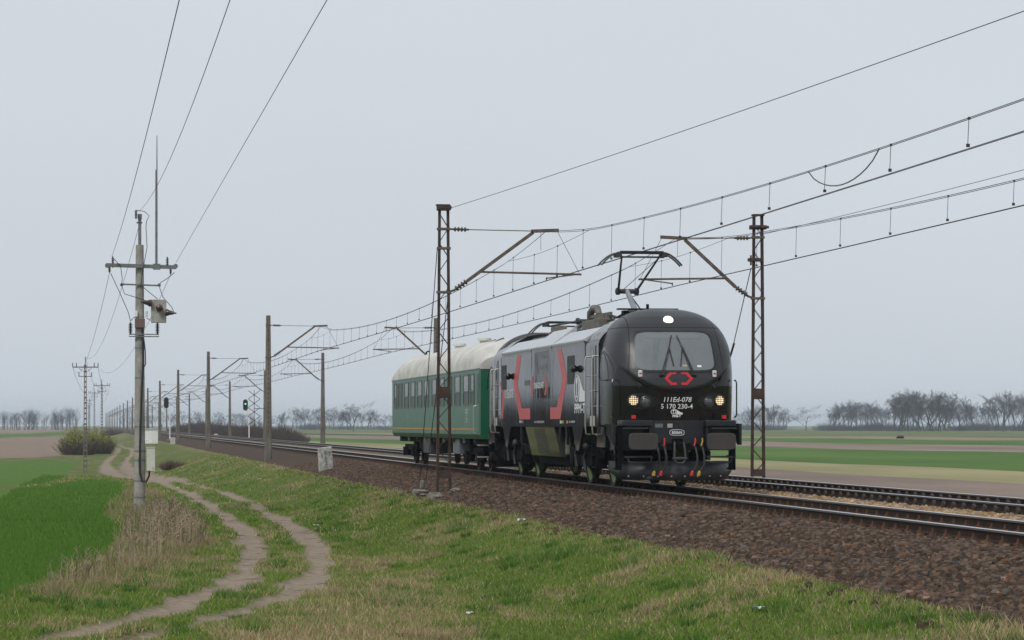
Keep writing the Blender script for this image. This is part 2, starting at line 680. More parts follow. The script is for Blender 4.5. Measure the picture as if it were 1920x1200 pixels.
def stones(name, dr, tr, dens, size, c1, c2, lab):
    n = int((dr[1] - dr[0]) * (tr[1] - tr[0]) * dens)
    u = rng.random(n)
    t = tr[0] + (tr[1] - tr[0]) * u ** 1.35
    d = dr[0] + (dr[1] - dr[0]) * rng.random(n)
    if dr[0] < 10:                                     # ragged foot
        foot = 9.45 + .55 * (hnoise(t, 0 * t, 1.6, 12) - .4)
        keep = (d > foot) | (rng.random(n) < .10 * np.exp(-(foot - d) / .25))
        d, t = d[keep], t[keep]
        n = len(d)
    z = np.where(d > 9.3, bal_z(d), zg(d, t) + .01)
    base = np.array([(x, y, w) for w in (-1, 1) for y in (-1, 1) for x in (-1, 1)], float)
    sz = size * (.55 + .9 * rng.random((n, 1, 1)))
    v = base[None] * (.55 + .45 * rng.random((n, 8, 3))) * sz * np.array([1, 1, .72]) * .5
    ang = rng.random(n) * 6.283
    tilt = (rng.random(n) - .5) * 1.6
    c, s = np.cos(ang)[:, None], np.sin(ang)[:, None]
    ct, st = np.cos(tilt)[:, None], np.sin(tilt)[:, None]
    x, y, w = v[..., 0], v[..., 1], v[..., 2]
    y, w = y * ct - w * st, y * st + w * ct
    x, y = x * c - y * s, x * s + y * c
    v = np.stack([x + d[:, None], y + t[:, None], w + (z + sz[:, 0, 0] * .12)[:, None]], -1).reshape(-1, 3)
    q = np.array([(0, 2, 3, 1), (4, 5, 7, 6), (0, 1, 5, 4), (2, 6, 7, 3), (0, 4, 6, 2), (1, 3, 7, 5)])
    f = (q[None] + (np.arange(n) * 8)[:, None, None]).reshape(-1, 4)
    k = rng.random((n, 1)) ** 1.5
    colr = np.array(c1) * (1 - k) + np.array(c2) * k
    kind = rng.random((n, 1))
    colr = np.where(kind < .10, colr.mean(1, keepdims=True) * np.array((1.2, 1.02, .88)), colr)
    colr = np.where(kind > .90, colr * np.array((1.2, .98, .80)), colr)
    pale = rng.random((n, 1)) < .02
    colr = np.where(pale, colr * 1.9, colr)
    colr = np.concatenate([colr, np.ones((n, 1))], 1)
    me = np_mesh(name, v, f, attr_mat(name, 'tint', .9, .15), {'tint': np.repeat(colr, 8, 0)})
    tag(link(name, me), lab, 'ballast', kind='stuff')


stones('ballast_stones', (8.6, 11.95), (23, 130), 215, .083, (.042, .029, .022), (.150, .102, .074), 'loose brown ballast stones on the shoulder of the track bed')
stones('ballast_stones', (13.85, 16.35), (34, 100), 85, .07, (.20, .13, .075), (.46, .33, .20), 'tan ballast stones between the two tracks')

# tracks
m_rail = mat('rail_rust', (.046, .029, .020), .85, var=.35, vscale=3, col2=(.028, .019, .014), spec=.12)
m_head = mat('rail_head', (.62, .63, .66), .28, metal=1.0)
m_headd = mat('rail_head_dull', (.12, .105, .095), .6, metal=.5)
m_wood = mat('sleeper_wood', (.075, .052, .038), .9, var=.4, vscale=5, stretch=(1, 8, 8), bump=.6, bscale=20)
m_conc = mat('sleeper_concrete', (.17, .15, .13), .9, var=.3, vscale=5)
m_rust = mat('fastening_rust', (.105, .045, .024), .85, var=.4, vscale=20)
m_rustd = mat('fastening_dark', (.040, .032, .028), .8, var=.4, vscale=20)


def rail_mesh(y0, y1):
    pr = [(-.075, -.172), (.075, -.172), (.075, -.160), (.012, -.140), (.010, -.045), (.036, -.034), (.036, -.006), (.028, 0), (-.028, 0), (-.036, -.006), (-.036, -.034), (-.010, -.045), (-.012, -.140), (-.075, -.160)]
    b = MB()
    ys = np.concatenate([np.arange(y0, 200, 20), np.arange(200, y1 + 1, 100)])
    n = len(pr)
    for y in ys:
        b.v += [(x, y, z) for x, z in pr]
    for r in range(len(ys) - 1):
        for k in range(n):
            k2 = (k + 1) % n
            b.f.append([r * n + k, r * n + k2, (r + 1) * n + k2, (r + 1) * n + k])
            b.mi.append(1 if k in (6, 7, 8) else (2 if k in (5, 9) else 0))
    return b.mesh('rail', [m_rail, m_head, m_headd])


rail_me = rail_mesh(-20, 2000)


def sleeper_mesh(concrete):
    b = MB()
    if concrete:
        b.prism([(-1.25, -.36), (1.25, -.36), (1.22, -.19), (.3, -.21), (-.3, -.21), (-1.22, -.19)], -.13, .13)
    else:
        b.box(-1.3, 1.3, -.125, .125, -.34, -.185)
    return b.mesh('sleeper', m_conc if concrete else m_wood)


def fastening_mesh(concrete):
    b = MB()
    if concrete:                                       # round clip standing each side of the rail foot
        for s in (-1, 1):
            b.cyl((s * .105, 0, -.19), (s * .105, 0, -.155), .085, 10)
            b.lathe((s * .13, -.02, -.115), (s, 0, 0), [(-.02, .06), (.0, .075), (.03, .075), (.04, .05)], 12)
    else:                                              # ribbed plate, bolt and nut each side
        b.box(-.17, .17, -.08, .08, -.186, -.168)
        for s in (-1, 1):
            b.box(s * .115 - .035, s * .115 + .035, -.05, .05, -.168, -.135)
            b.cyl((s * .115, 0, -.135), (s * .115, 0, -.105), .028, 6)
            b.cyl((s * .115, 0, -.105), (s * .115, 0, -.07), .013, 6)
    return b.mesh('rail_fastening', m_rustd if concrete else m_rust)


for ti, (td, conc, lab) in enumerate(((TRACK_D[0], False, 'railway track on wooden sleepers carrying the train'), (TRACK_D[1], True, 'empty railway track on concrete sleepers beyond the train'))):
    tr = thing('railway_track', lab, 'railway track', (td, 0, 0))
    for s in (-.753, .753):
        link('rail', rail_me, tr, (s, 0, 0))
    sm_, fm_ = sleeper_mesh(conc), fastening_mesh(conc)
    for i in range(150):
        y = 32 + i * .61
        link('sleeper', sm_, tr, (0, y, 0))
        for s in (-.753, .753):
            link('rail_fastening', fm_, tr, (s, y, 0))
    far = MB()
    for i in range(150, 700):
        y = 32 + i * .61
        far.box(-1.3, 1.3, y - .125, y + .125, -.3, -.188)
        for s in (-.753, .753):
            far.box(s - .15, s + .15, y - .06, y + .06, -.188, -.13)
    o = far.build('distant_sleepers', m_conc if conc else m_wood, tr)
    o['kind'] = 'stuff'

# grass and crop blades
def blades(name, dr, bands, lab):
    V, C = [], []
    for t0, t1, dens in bands:
        n = int((dr[1] - dr[0]) * (t1 - t0) * dens)
        d = dr[0] + (dr[1] - dr[0]) * rng.random(n)
        t = t0 + (t1 - t0) * rng.random(n)
        z = zg(d, t)
        rut, crop, dry, pl, wd = zones(d, t, z)
        ballast_edge = 9.62 + .4 * (hnoise(t, d * 0, 1.1, 21) - .5)
        keep = (rng.random(n) > rut * 1.25) & (d < ballast_edge) & (pl < .3)
        wheel_mid = 0
        d, t, z, rut, crop, dry, wd = [q[keep] for q in (d, t, z, rut, crop, dry, wd)]
        n = len(d)
        tuft = smooth(hnoise(d, t * .6, .55, 14), .66, .9) * smooth(hnoise(d, t, 5, 15), .3, .6)
        h = (.032 + .042 * rng.random(n)) * (1 + 1.6 * tuft + .9 * dry * rng.random(n))
        h = np.where(crop > .5, .075 + .055 * rng.random(n), h)
        h = h * (1 + 1.3 * wd * rng.random(n) * (crop < .5))
        stalk = (rng.random(n) < .005) & (crop < .5)
        h = np.where(stalk, h * 1.3 + .05 + .10 * rng.random(n), h)
        w = (.005 + .006 * rng.random(n)) * np.where(stalk, .55, 1) * (1 + (t0 > 65) * .9 + (t0 > 110) * 1.5)
        a = rng.random(n) * 6.283
        lean = h * (.25 + .7 * rng.random(n)) * np.where(crop > .5, .6, 1.1)
        la = rng.random(n) * 6.283
        p1 = np.stack([d - w * np.cos(a), t - w * np.sin(a), z - .01], 1)
        p2 = np.stack([d + w * np.cos(a), t + w * np.sin(a), z - .01], 1)
        p3 = np.stack([d + lean * np.cos(la), t + lean * np.sin(la), z + h], 1)
        V.append(np.stack([p1, p2, p3], 1).reshape(-1, 3))
        isdry = rng.random(n) < dry * .8 + .09
        isdry |= stalk
        isdry &= ~((crop > .5) & (rng.random(n) < .96))
        k = rng.random((n, 1))
        g = np.array((.092, .155, .020)) * (1 - k) + np.array((.205, .310, .054)) * k
        tg = np.array((.065, .150, .022)) * (1 - k) + np.array((.130, .255, .046)) * k
        cg = np.array((.066, .150, .018)) * (1 - k) + np.array((.145, .275, .044)) * k
        dg = np.array((.26, .20, .10)) * (1 - k) + np.array((.54, .445, .255)) * k
        wdc = np.array((.21, .155, .092)) * (1 - k) + np.array((.42, .335, .205)) * k
        c = g * (1 - tuft[:, None]) + tg * tuft[:, None]
        c = np.where((crop > .5)[:, None], cg, c)
        c = np.where(isdry[:, None], dg * (1 - wd[:, None]) + wdc * wd[:, None], c)
        C.append(np.repeat(np.concatenate([c, np.ones((n, 1))], 1), 3, 0))
    # separate taller tufts, dark green or straw
    for q in range(430):
        t = 24 + 70 * random.random() ** 1.5
        d = random.uniform(-1, 9.6)
        a0 = np.array([d]), np.array([t])
        z = zg(*a0)
        rut, crop, dry, pl, wd = zones(a0[0], a0[1], z)
        if rut[0] > .1 or crop[0] > .3:
            continue
        straw = random.random() < dry[0] * .7
        n = random.randint(60, 150)
        rr = random.uniform(.08, .26)
        a = rng.random(n) * 6.283
        r = rr * np.sqrt(rng.random(n))
        bd, bt_ = d + r * np.cos(a), t + r * np.sin(a)
        bz = zg(bd, bt_)
        h = random.uniform(.09, .20) * (.6 + .5 * rng.random(n)) * (1 - .4 * r / rr)
        ln = h * (.2 + .6 * rng.random(n))
        w = .006 + .004 * rng.random(n)
        pa = rng.random(n) * 6.283
        V.append(np.stack([np.stack([bd - w * np.cos(pa), bt_ - w * np.sin(pa), bz - .01], 1), np.stack([bd + w * np.cos(pa), bt_ + w * np.sin(pa), bz - .01], 1),
                           np.stack([bd + ln * np.cos(a), bt_ + ln * np.sin(a), bz + h], 1)], 1).reshape(-1, 3))
        k = rng.random((n, 1))
        c = (np.array((.24, .18, .10)) * (1 - k) + np.array((.45, .37, .23)) * k) if straw else (np.array((.045, .115, .016)) * (1 - k) + np.array((.105, .215, .036)) * k)
        C.append(np.repeat(np.concatenate([c, np.ones((n, 1))], 1), 3, 0))
    V, C = np.concatenate(V), np.concatenate(C)
    f = np.arange(len(V)).reshape(-1, 3)
    me = np_mesh(name, V, f, attr_mat(name, 'tint', .8, .15, trans=.25), {'tint': C})
    tag(link(name, me), lab, 'grass', kind='stuff')


blades('grass', (-3.2, 9.9), [(22, 29, 700), (29, 48, 850), (48, 66, 620), (66, 90, 300), (90, 130, 120), (130, 200, 34)], 'short spring grass, dead grass and young wheat on the bank and field edge')


# tall dead weeds round the foot of the near power pole
def weeds():
    b = MB()
    n = 0
    while n < 390:
        x, y = random.uniform(60, 400), random.uniform(925, 1125)
        if poly_sd(np.array([x]), np.array([y]), WEEDS)[0] > -4:
            continue
        near = math.exp(-((x - 310) / 70) ** 2 - ((y - 1010) / 40) ** 2)
        if random.random() > .25 + near:
            continue
        d, t = px_ground(x, y)
        z = float(zg(d, t))
        h = random.uniform(.25, .55) + .55 * near * random.random()
        lx, ly = random.gauss(0, .13) * h, random.gauss(0, .13) * h
        b.cur = random.choice((0, 0, 1))
        b.tube([(d, t, z - .02), (d + lx * .4, t + ly * .4, z + h * .6), (d + lx, t + ly, z + h)], [.007, .006, .004], 3, False)
        for q in range(random.randint(1, 4)):
            k = random.uniform(.45, .95)
            a = random.uniform(0, 6.28)
            e = random.uniform(.05, .14)
            b.tube([(d + lx * k, t + ly * k, z + h * k), (d + lx * k + e * math.cos(a), t + ly * k + e * math.sin(a), z + h * k + e)], [.005, .004], 3, False)
            if near > .4 and random.random() < .5:
                c = Vector((d + lx * k + e * math.cos(a), t + ly * k + e * math.sin(a), z + h * k + e))
                b.lathe(c, (0, 0, 1), [(-.02, .006), (0, .024), (.02, .006)], 5)
        n += 1
    o = b.build('dead_weeds', [mat('dead_stem', (.31, .245, .165), .9, var=.3), mat('dead_stem_dark', (.13, .092, .064), .9, var=.3)])
    tag(o, 'tall brown dead weeds round the foot of the concrete power pole', 'weeds', kind='stuff')


weeds()
# ------------------------------------------------------------------ overhead line
m_mastc = mat('mast_concrete', (.135, .118, .10), .9, var=.35, vscale=4, bump=.3, bscale=30, stretch=(1, 1, .3))
m_steel = mat('rusty_steel', (.052, .031, .024), .85, var=.45, vscale=5, bump=.3, bscale=40)
m_arm = mat('cantilever_steel', (.105, .082, .062), .8, var=.35, vscale=6)
m_ins = mat('brown_insulator', (.075, .062, .050), .4, var=.3, vscale=9)
m_wire = mat('wire_copper', (.045, .042, .040), .6, metal=.3)
m_foot = mat('foundation_concrete', (.19, .17, .145), .95, var=.35, vscale=5, bump=.6, bscale=14)
SPAN, T0 = 76.0, 77.2
D_L, D_R = 10.05, 19.8
CONTACT_Z = 5.57


def insulator(b, a, c, r, n=4):
    """ribbed rod insulator from a to c"""
    a, c = Vector(a), Vector(c)
    L = (c - a).length
    pr = [(0, r * .45)]
    for k in range(n):
        q = L * (.12 + .76 * (k + .5) / n)
        w = L * .30 / n
        pr += [(q - w, r * .4), (q - w * .3, r), (q + w * .3, r), (q + w, r * .4)]
    pr.append((L, r * .45))
    b.lathe(a, c - a, pr, 10)


def cantilever(root, dm, dc, top, rich=True):
    """bracket in the plane across the track, from a mast at dm to the track centre dc; root sits at (dm, t, 0)"""
    s = 1 if dc > dm else -1
    L = abs(dc - dm)
    X = lambda q: s * q
    b = MB()
    insulator(b, (X(.22), 0, 7.0), (X(.72), 0, 6.99), .07)
    b.build('insulator', m_ins, root, 40)
    b = MB()
    b.cyl((X(.0), 0, 7.0), (X(.24), 0, 7.0), .022, 6)
    b.cyl((X(.70), 0, 6.99), (X(L - .25), 0, 6.97), .015, 6)
    b.build('tie_rod', m_arm, root)
    b = MB()
    insulator(b, (X(.28), 0, 5.25), (X(.72), 0, 5.56), .085)
    b.build('insulator', m_ins, root, 40)
    b = MB()
    b.cyl((X(.08), 0, 5.2), (X(.30), 0, 5.26), .035, 6)
    b.bar((X(.68), 0, 5.53), (X(L - .32), 0, 6.93), .075, .095)
    b.bar((X(L - .38), 0, 6.965), (X(L + .42), 0, 7.0), .075, .095)
    b.build('strut', m_arm, root)
    b = MB()
    b.cyl((X(1.02), 0, 5.79), (X(L + 1.08), 0, 5.74), .03, 8)
    b.build('registration_tube', m_arm, root)
    b = MB()
    b.bar((X(L + .98), 0, 5.74), (X(L + .05), -.02, CONTACT_Z + .05), .035)
    b.cyl((X(L + .06), -.02, CONTACT_Z + .08), (X(L + .06), -.02, CONTACT_Z - .01), .02, 6)
    b.build('steady_arm', m_arm, root)
    if rich:
        b = MB()
        b.cyl((X(L + .38), 0, 6.97), (X(L + 1.02), 0, 5.77), .007, 5)
        b.cyl((X(L - .10), 0, 6.93), (X(L - .10), 0, 6.42), .006, 5)
        b.build('suspension_wire', m_wire, root)


def concrete_mast(d, t, dc, label, group, hz=7.55):
    root = thing('catenary_mast', label, 'mast', (d, t, 0), group)
    b = MB()
    zb = -.75
    N = 6
    for k in range(N):
        q0, q1 = k / N, (k + 1) / N
        z0, z1 = zb + (hz - zb) * q0, zb + (hz - zb) * q1
        w0, w1 = .21 - .09 * q0, .21 - .09 * q1
        vs = []
        for z, w in ((z0, w0), (z1, w1)):
            c = w * .62
            vs += [(x, y, z) for x, y in ((-w, -c), (-c, -w), (c, -w), (w, -c), (w, c), (c, w), (-c, w), (-w, c))]
        fs = [[i, (i + 1) % 8, (i + 1) % 8 + 8, i + 8] for i in range(8)]
        if k == N - 1:
            fs.append(list(range(8, 16)))
        b.add(vs, fs)
    pole = b.build('pole', m_mastc, root)
    for z in (5.2, 7.0):
        b = MB()
        w = .21 - .09 * (z - zb) / (hz - zb) + .012
        b.box(-w, w, -w, w, z - .05, z + .05)
        b.build('clamp', m_arm, root)
    b = MB()
    for k in range(22):
        z = 1.0 + k * .27
        w = .21 - .09 * (z - zb) / (hz - zb)
        b.box(-.028, .028, -w - .004, -w + .02, z, z + .07)
    b.build('bolt_holes', mat('hole_dark', (.02, .018, .016), .9), pole)['kind'] = 'stuff'
    b = MB()
    b.box(-.45, .45, -.45, .45, -1.0, -.62)
    b.build('footing', m_foot, root, bevel=.05)
    cantilever(root, d, dc, hz)
    return root


def lattice_mast(d, t, dc, label, weight_top):
    root = thing('catenary_mast', label, 'mast', (d, t, 0))
    hz = 7.55 if weight_top else 7.68
    wb, wt = .205, .145
    W = lambda z: wb + (wt - wb) * (z + .3) / (hz + .3)
    for s in (-1, 1):                                  # two channel legs
        b = MB()
        for dy, ww, dd in ((0, .018, .13), (-.056, .06, .018), (.056, .06, .018)):
            a = Vector((s * W(-.55), dy, -.55))
            c = Vector((s * W(hz), dy, hz))
            inw = -s * (ww / 2 if ww > .03 else 0)
            b.bar(a + Vector((inw, 0, 0)), c + Vector((inw, 0, 0)), ww, dd)
        b.build('leg', m_steel, root)
    z, s = -.1, 1
    while z < hz - .35:
        z2 = z + .40
        b = MB()
        for y in (-.06, .06):
            b.bar((-s * (W(z) - .02), y, z), (s * (W(z2) - .02), y, z2), .028, .012)
        b.build('lacing_bar', m_steel, root)
        z, s = z2 + .02, -s
    for zz, hh in ((2.35, .16), (.0, .10)):
        b = MB()
        b.box(-W(zz) + .002, W(zz) - .002, -.075, .075, zz - hh, zz + hh)
        b.build('tie_plate', m_steel, root)
    b = MB()
    if weight_top:                                     # pulley block box on the top
        b.box(-.19, .19, -.16, .16, hz - .02, hz + .12)
        b.box(-.22, .17, -.12, .12, hz + .115, hz + .15)
        b.box(-.17, .21, -.17, .10, hz + .02, hz + .09)
    else:
        b.box(-.17, .17, -.14, .14, hz - .02, hz + .03)
        b.build('cap', m_steel, root)
        b = MB()
        b.box(-.24, .24, -.12, .12, hz - .42, hz - .30)
        b.cyl((-.27, -.13, hz - .36), (.3, -.13, hz - .36), .04, 8)
        b.build('pulley_bracket', m_steel, root)
        b = MB()
        b.box(-.29, .06, -.17, .12, hz - 1.38, hz - 1.28)
        b.cyl((-.24, -.1, hz - 1.5), (-.24, -.1, hz - 1.2), .03, 6)
    b.build('cap' if weight_top else 'stay_bracket', m_steel, root, bevel=.01)
    for zz in (7.0, 6.45, 5.2) if weight_top else (7.02, 5.2):
        b = MB()
        b.box(-W(zz) - .04, W(zz) + .04, -.09, .09, zz - .035, zz + .035)
        b.build('clamp', m_arm, root)
    b = MB()                                           # back stays to a ground anchor along the track
    if weight_top:
        b.cyl((-.18, .05, 6.45), (-.28, 3.3, -.25), .012, 6)
        b.cyl((.12, .05, 5.0), (-.15, 3.0, -.25), .012, 6)
    else:
        b.cyl((-.2, .05, 6.1), (-.25, 6.0, .0), .014, 6)
        b.cyl((-.2, 2.2, 3.92), (-.22, 2.6, 3.55), .035, 6)
    b.build('stay_wire', m_wire, root)
    b = MB()
    b.box(-.45, .45, -.4, .4, -1.0, -.50)
    if weight_top:
        b.build('footing', m_foot, root, bevel=.09)
        b = MB()
        b.box(-.50, -.12, 2.9, 3.5, -1.0, -.48)
        b.box(-.30, -.16, 3.05, 3.25, -.48, -.2)
    b.build('anchor_block' if weight_top else 'footing', m_foot, root, bevel=.09)
    cantilever(root, d, dc, hz)
    return root


lattice_mast(D_L, T0, TRACK_D[0], 'rusty steel lattice mast with pulley block standing in ballast before the green coach', True)
lattice_mast(D_R, T0 + 2.3, TRACK_D[1], 'rusty steel lattice mast standing beyond the tracks right of the locomotive', False)
GL, GR = 'concrete masts along the near track', 'concrete masts along the far track'
mL = concrete_mast(D_L, T0 + SPAN, TRACK_D[0], 'weathered concrete catenary mast on the ballast edge with crossed steel bars beside it', GL)
# crossed bars bracketed to this mast
b = MB()
for k in range(4):
    z0 = 1.45 + .48 * k
    for (u0, u1) in ((-1.05, -.40), (-.40, -1.05)):
        b.bar((u0, 1.0, z0), (u1, 1.0, z0 + .46), .045, .03)
b.bar((-.725, 1.0, 1.4), (-.725, 1.0, 3.4), .03)
b.bar((-.725, 1.0, 2.35), (0, .1, 2.35), .03)
b.build('crossed_bars', m_steel, mL)
mR = concrete_mast(D_R, T0 + 2.3 + SPAN, TRACK_D[1], 'concrete catenary mast standing beyond the far track', GR)
LAB_L = 'concrete catenary mast with bracket arm in the row beside the near track'
for k in range(2, 19):
    if k == 2:
        mL2 = concrete_mast(D_L, T0 + SPAN * k, TRACK_D[0], LAB_L, GL)
    else:
        dup(mL2, (D_L, T0 + SPAN * k, 0))
    dup(mR, (D_R, T0 + 2.3 + SPAN * k, 0))
dup(mL2, (D_L, T0 - SPAN, 0))
dup(mR, (D_R, T0 - SPAN, 0))


def mess_z(s):
    """messenger height at distance s from the nearest support"""
    if s < 7:
        return 6.97 - .45 * (s / 7) ** .9
    k = (s - 7) / (SPAN / 2 - 7)
    return 6.52 - .53 * (1 - (1 - k) ** 2)


for ti, dc in enumerate(TRACK_D):
    off = 2.3 * ti
    root = thing('overhead_line', ('messenger and contact wires hung above the track that carries the train', 'messenger and contact wires hung above the empty far track')[ti], 'overhead wires', (dc, 0, 0))
    t_first, t_last = T0 - SPAN + off, T0 + SPAN * 12 + off
    ts = np.arange(t_first, t_last + .1, SPAN / 38)
    near = lambda t: abs((t - T0 - off + SPAN / 2) % SPAN - SPAN / 2)
    r = lambda t: .0062 + .0035 * min(1, t / 250)
    for s in (-.03, .03):
        b = MB()
        b.tube([(s + .05, t, mess_z(near(t)) + s * .7) for t in ts], [r(t) for t in ts], 4)
        b.build('messenger_wire', m_wire, root)
        b = MB()
        b.tube([(s * .8 + .12 * math.cos(math.pi * (t - T0 - off) / SPAN), t, CONTACT_Z - .05 * math.sin(math.pi * near(t) / SPAN)) for t in ts], [r(t) for t in ts], 4)
        b.build('contact_wire', m_wire, root)
    rest = MB()
    for k in range(-1, 12):
        tk = T0 + off + SPAN * k
        b = MB()
        b.tube([(.04, tk + q, 6.40 + .12 * (abs(q) / 7) ** 1.6) for q in (-7, -5, -3, -1, 1, 3, 5, 7)], .006, 4)
        b.build('stitch_wire', m_wire, root)
        for j in range(19):
            q = SPAN * (j + .5) / 19
            s = min(q, SPAN - q)
            zt = 6.42 if s < 6 else mess_z(s)
            bb = MB() if k < 3 else rest
            bb.tube([(.04, tk + q, zt), (.02, tk + q, CONTACT_Z)], .0055, 4)
            bb.box(.0, .05, tk + q - .015, tk + q + .015, CONTACT_Z - .01, CONTACT_Z + .04)
            bb.box(.025, .06, tk + q - .015, tk + q + .015, zt - .02, zt + .02)
            if k < 3:
                bb.build('dropper', m_wire, root)
    o = rest.build('distant_droppers', m_wire, root)
    o['kind'] = 'stuff'
    if ti == 0:                                        # slack green jumper between messenger and contact wire
        b = MB()
        ja, jb = 43.9, 48.4
        za, zb_ = mess_z(near(ja)), mess_z(near(jb))
        pts = []
        for k in range(13):
            q = k / 12
            tt = ja + (jb - ja) * q
            pts.append((.05, tt, za + (zb_ - za) * q - (za - CONTACT_Z - .02) * (1 - (2 * q - 1) ** 2) ** .8))
        b.tube(pts, .012, 5)
        b.build('jumper_cable', mat('jumper_green', (.05, .13, .09), .6), root)


def sag_wire(name, label, a, c, sag, rad, cat='wire', n=26):
    a, c = Vector(a), Vector(c)
    b = MB()
    pts = []
    for k in range(n + 1):
        q = k / n
        p = a.lerp(c, q)
        pts.append((p.x, p.y, p.z - sag * 4 * q * (1 - q)))
    b.tube(pts, rad, 4)
    return tag(b.build(name, m_wire), label, cat)


sag_wire('feeder_wire', 'single feeder wire running from the pulley block of the near lattice mast', (D_L + .2, T0, 7.6), (16.2, T0 - SPAN, 7.6), .22, .0075)
sag_wire('feeder_wire', 'thin wire anchored near the top of the far lattice mast', (D_R + .1, T0 + 2, 7.1), (D_R, T0 + 2 - SPAN, 7.4), .35, .007)

# ------------------------------------------------------------------ power line beside the farm track
m_pole = mat('pole_concrete', (.29, .275, .25), .9, var=.25, vscale=2.5, bump=.3, bscale=30)
m_galv = mat('galvanised_steel', (.17, .18, .18), .55, metal=.4, var=.25, vscale=8)
m_black = mat('black_rubber', (.018, .018, .018), .6)
m_porc = mat('dark_porcelain', (.045, .035, .032), .3)
m_box = mat('cream_enamel', (.56, .56, .50), .45, var=.1, vscale=4)
m_red = mat('oxide_red', (.17, .055, .06), .6)
pd, pt = px_ground(262, 962)
pz = float(zg(pd, pt))
P1 = thing('power_pole', 'round concrete power pole with switchgear, grey box and tall thin rod', 'power pole', (pd, pt, pz))
Z = lambda y: CAMZ + (797 - y) * pt / CT / FPX * .9955 - pz       # photo row to height on this pole
U = lambda x: (x - 264) * (pt / CT) / FPX
b = MB()
b.tube([(0, 0, -.3), (0, 0, Z(465))], [.185, .125], 20)
b.build('pole', m_pole, P1, 40)
b = MB()
b.bar((0, -.05, Z(520)), (0, -.05, Z(418)), .10)
b.cyl((0, -.05, Z(418)), (0, -.05, Z(408)), .07, 10)
b.bar((-.10, -.05, Z(424)), (.08, -.05, Z(424)), .05)
b.build('top_bracket', m_galv, P1)
b = MB()
b.bar((U(204), -.19, Z(503)), (U(330), -.19, Z(506)), .10, .12)
for x in (205, 329):
    b.cyl((U(x), -.26, Z(504)), (U(x), -.12, Z(504)), .075, 10)
b.build('crossarm', m_galv, P1)
b = MB()
b.tube([(U(294), -.24, Z(506)), (U(294), -.24, Z(410)), (U(294), -.24, Z(328)), (U(295), -.24, Z(326)), (U(295), -.24, Z(264))], [.038, .038, .034, .02, .012], 8)
b.box(U(288), U(301), -.27, -.2, Z(511), Z(500))
b.build('rod', m_galv, P1)
for x, y0, y1 in ((215, 508, 487), (314, 508, 487), (257, 418, 401), (209, 517, 506), (320, 519, 508)):
    b = MB()
    insulator(b, (U(x), -.2, Z(y0)), (U(x), -.2, Z(y1)), .05, 5)
    b.build('insulator', m_porc, P1, 40)
b = MB()
b.bar((U(231), -.17, Z(538)), (U(300), -.17, Z(540)), .05)
for x in (231, 265, 299):
    b.lathe((U(x), -.2, Z(539)), (0, -1, 0), [(-.05, .03), (0, .055), (.04, .03)], 10)
b.build('small_crossarm', m_galv, P1)
b = MB()
b.box(U(284), U(312), -.36, -.24, Z(609), Z(566))
b.build('switch_box', mat('switch_box_grey', (.30, .29, .265), .6, var=.3, vscale=5), P1, bevel=.02)
for x, y, ax in ((283, 573, (-1, -.4, .1)), (299, 582, (0, -1, 0)), (312, 590, (1, -.4, -.08))):
    b = MB()
    b.lathe((U(x), -.40, Z(y)), ax, [(-.02, .11), (.03, .115)], 12)
    b.cur = 1
    b.lathe((U(x), -.40, Z(y)), ax, [(.03, .095), (.09, .09), (.10, .07), (.16, .075), (.17, .055), (.23, .055), (.24, .03), (.33, .025)], 12)
    b.build('bushing', [m_red, m_porc], P1, 40)
b = MB()
b.box(-.16, .16, -.26, -.13, Z(618), Z(601))
b.build('junction_box', mat('junction_brown', (.15, .095, .09), .6), P1, bevel=.015)
for x in (257, 276):
    b = MB()
    b.box(U(x) - .05, U(x) + .05, -.24, -.14, Z(598), Z(587))
    b.build('fuse_cap', mat('white_plastic', (.75, .76, .76), .4), P1, bevel=.015)
for x in (247, 296):
    b = MB()
    insulator(b, (U(x), -.2, Z(630)), (U(x), -.2, Z(608)), .07, 6)
    b.build('insulator', m_porc, P1, 40)
b = MB()
for y in (630, 634):
    b = MB()
    b.bar((U(244), -.19, Z(y)), (U(299), -.19, Z(y)), .035)
    b.build('bracket_bar', m_galv, P1)
for y in (618, 640, 655, 710, 800, 845, 862, 900, 930):
    rr = .125 + .06 * (y - 465) / 500 + .008
    b = MB()
    b.lathe((0, 0, Z(y)), (0, 0, 1), [(-.02, rr), (.02, rr)], 18)
    b.build('steel_band', m_galv, P1)
b = MB()
b.tube([(.09, -.17, Z(620)), (.11, -.19, Z(680)), (.06, -.21, Z(730)), (.02, -.215, Z(800)), (-.01, -.22, Z(860)), (.0, -.23, Z(886)), (.08, -.27, Z(901)), (.20, -.31, Z(901)), (.29, -.33, Z(890)), (.30, -.33, Z(878))], .032, 8)
b.tube([(.13, -.17, Z(640)), (.17, -.2, Z(660)), (.18, -.2, Z(685)), (.13, -.2, Z(690))], .02, 6)
b.build('cable', m_black, P1, 60)
b = MB()
b.box(.21, .47, -.48, -.18, Z(881), Z(840))
b.cur = 1
b.box(.20, .48, -.49, -.17, Z(840), Z(837))
b.box(.38, .45, -.484, -.478, Z(879), Z(874))
b.cur = 0
b.build('meter_box', [m_box, mat('box_lid', (.42, .42, .38), .5)], P1, bevel=.008)
b = MB()
b.box(-.05, .02, -.225, -.21, Z(856), Z(848))
b.build('warning_plate', mat('sign_yellow', (.62, .47, .03), .5), P1)
b = MB()
